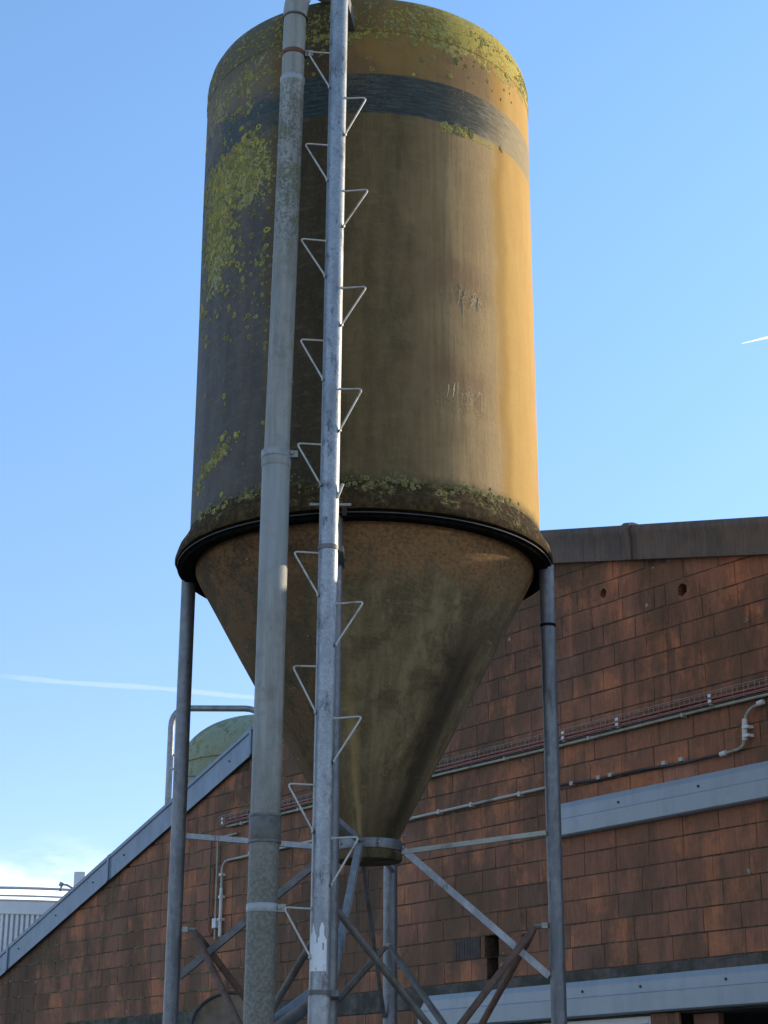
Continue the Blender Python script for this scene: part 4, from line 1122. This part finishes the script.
for k in range(22):
    z = .6 + .34*k; m = MB(); m.sweep([(lx0+.16-cxl, .12, z), (lx1-.16-cxl, .12, z)], .02, 8); m.build('rung', M['tube'], hl_, smooth=60)
for x in (lx0, lx1):
    sg = 1 if x == lx0 else -1
    for z in (8.1, 7.85): m = MB(); m.sweep([(x-cxl, 0, z), (x+sg*.16-cxl, .12, z)], .02, 8); m.build('bracket', M['bolt'], hl_, smooth=60)

# corrugated steel silo at the far left
ws = tag(empty('steel_silo', (-10.4, 53.0, 0)), 'pale corrugated steel silo with tubular roof rail at the far left', 'steel silo')
m = MB(); n = 1200; RS = 6.2; zt = 7.43
rows = []
for z in (0.0, zt-.36):
    row = []
    for k in range(n):
        a = 2*math.pi*k/n; rr = RS + (-0.045 if k % 4 == 0 else 0.02); row.append(m.vert((rr*math.sin(a), -rr*math.cos(a), z)))
    rows.append(row)
for k in range(n): m.face((rows[0][k], rows[0][(k+1) % n], rows[1][(k+1) % n], rows[1][k]))
m.build('wall_sheet', M['whitesteel'], ws)
m = MB(); m.lathe([(RS+.02, zt-.38), (RS+.05, zt-.36), (RS+.05, zt-.05), (RS+.09, zt), (RS-.2, zt+.03), (0.001, zt+.75)], 96); m.build('roof', M['whitesteel'], ws, smooth=30)

rail = MB()
arc = [((RS+.02)*math.sin(R(a)), -(RS+.02)*math.cos(R(a))) for a in range(-70, 51, 3)]
rail.sweep([(x, y, zt+.30) for x, y in arc], .035, 10)
rail.build('roof_rail', M['palerail'], ws, smooth=60)
m = MB(); m.sweep([(x, y, zt+.10) for x, y in arc], .025, 8); m.build('roof_rail', M['palerail'], ws, smooth=60)
for i in range(0, len(arc), 8):
    x, y = arc[i]; m = MB(); m.sweep([(x, y, zt-.2), (x, y, zt+.30)], .03, 8); m.build('rail_post', M['palerail'], ws, smooth=60)
m = MB(); m.sweep([(2.0, -5.9, zt+.25), (2.04, -5.95, zt+.42), (2.18, -6.0, zt+.40), (2.40, -6.0, zt+.28)], .028, 10); m.sweep([(2.0, -5.95, zt+.37), (2.05, -5.95, zt+.47)], .06, 12)
m.build('roof_vent', M['tube'], ws, smooth=50)
m = MB(); m.box((2.28, -5.6, zt-.1), (2.58, -5.2, zt+.80)); m.build('filter_box', M['whitesteel'], ws, bevel=.02)

# vapour trails, four kilometres out
m = MB()
tr1 = [(-1500 + 75*k, 4000 + 10*k, 1055 - 3.6*k + 2*math.sin(k*1.1)) for k in range(22)]
m.sweep(tr1, [6.5 + 1.5*math.sin(k*2.3) for k in range(22)], 24)
tag(m.build('vapour_trail', make_trail('faint_vapour', 0.08), smooth=80), 'faint wide vapour trail low across the left sky', 'vapour trail')
m = MB()
tr2 = [(879 + 73*k, 4000, 1853 + 19.0*k) for k in range(9)]
m.sweep(tr2, [0.8] + [3.6 + 0.25*k + 0.5*math.sin(k*2.1) for k in range(8)], 20)
tag(m.build('vapour_trail', make_trail('bright_vapour', 1.0, 0.0), smooth=80), 'short bright white vapour trail high at the right', 'vapour trail')
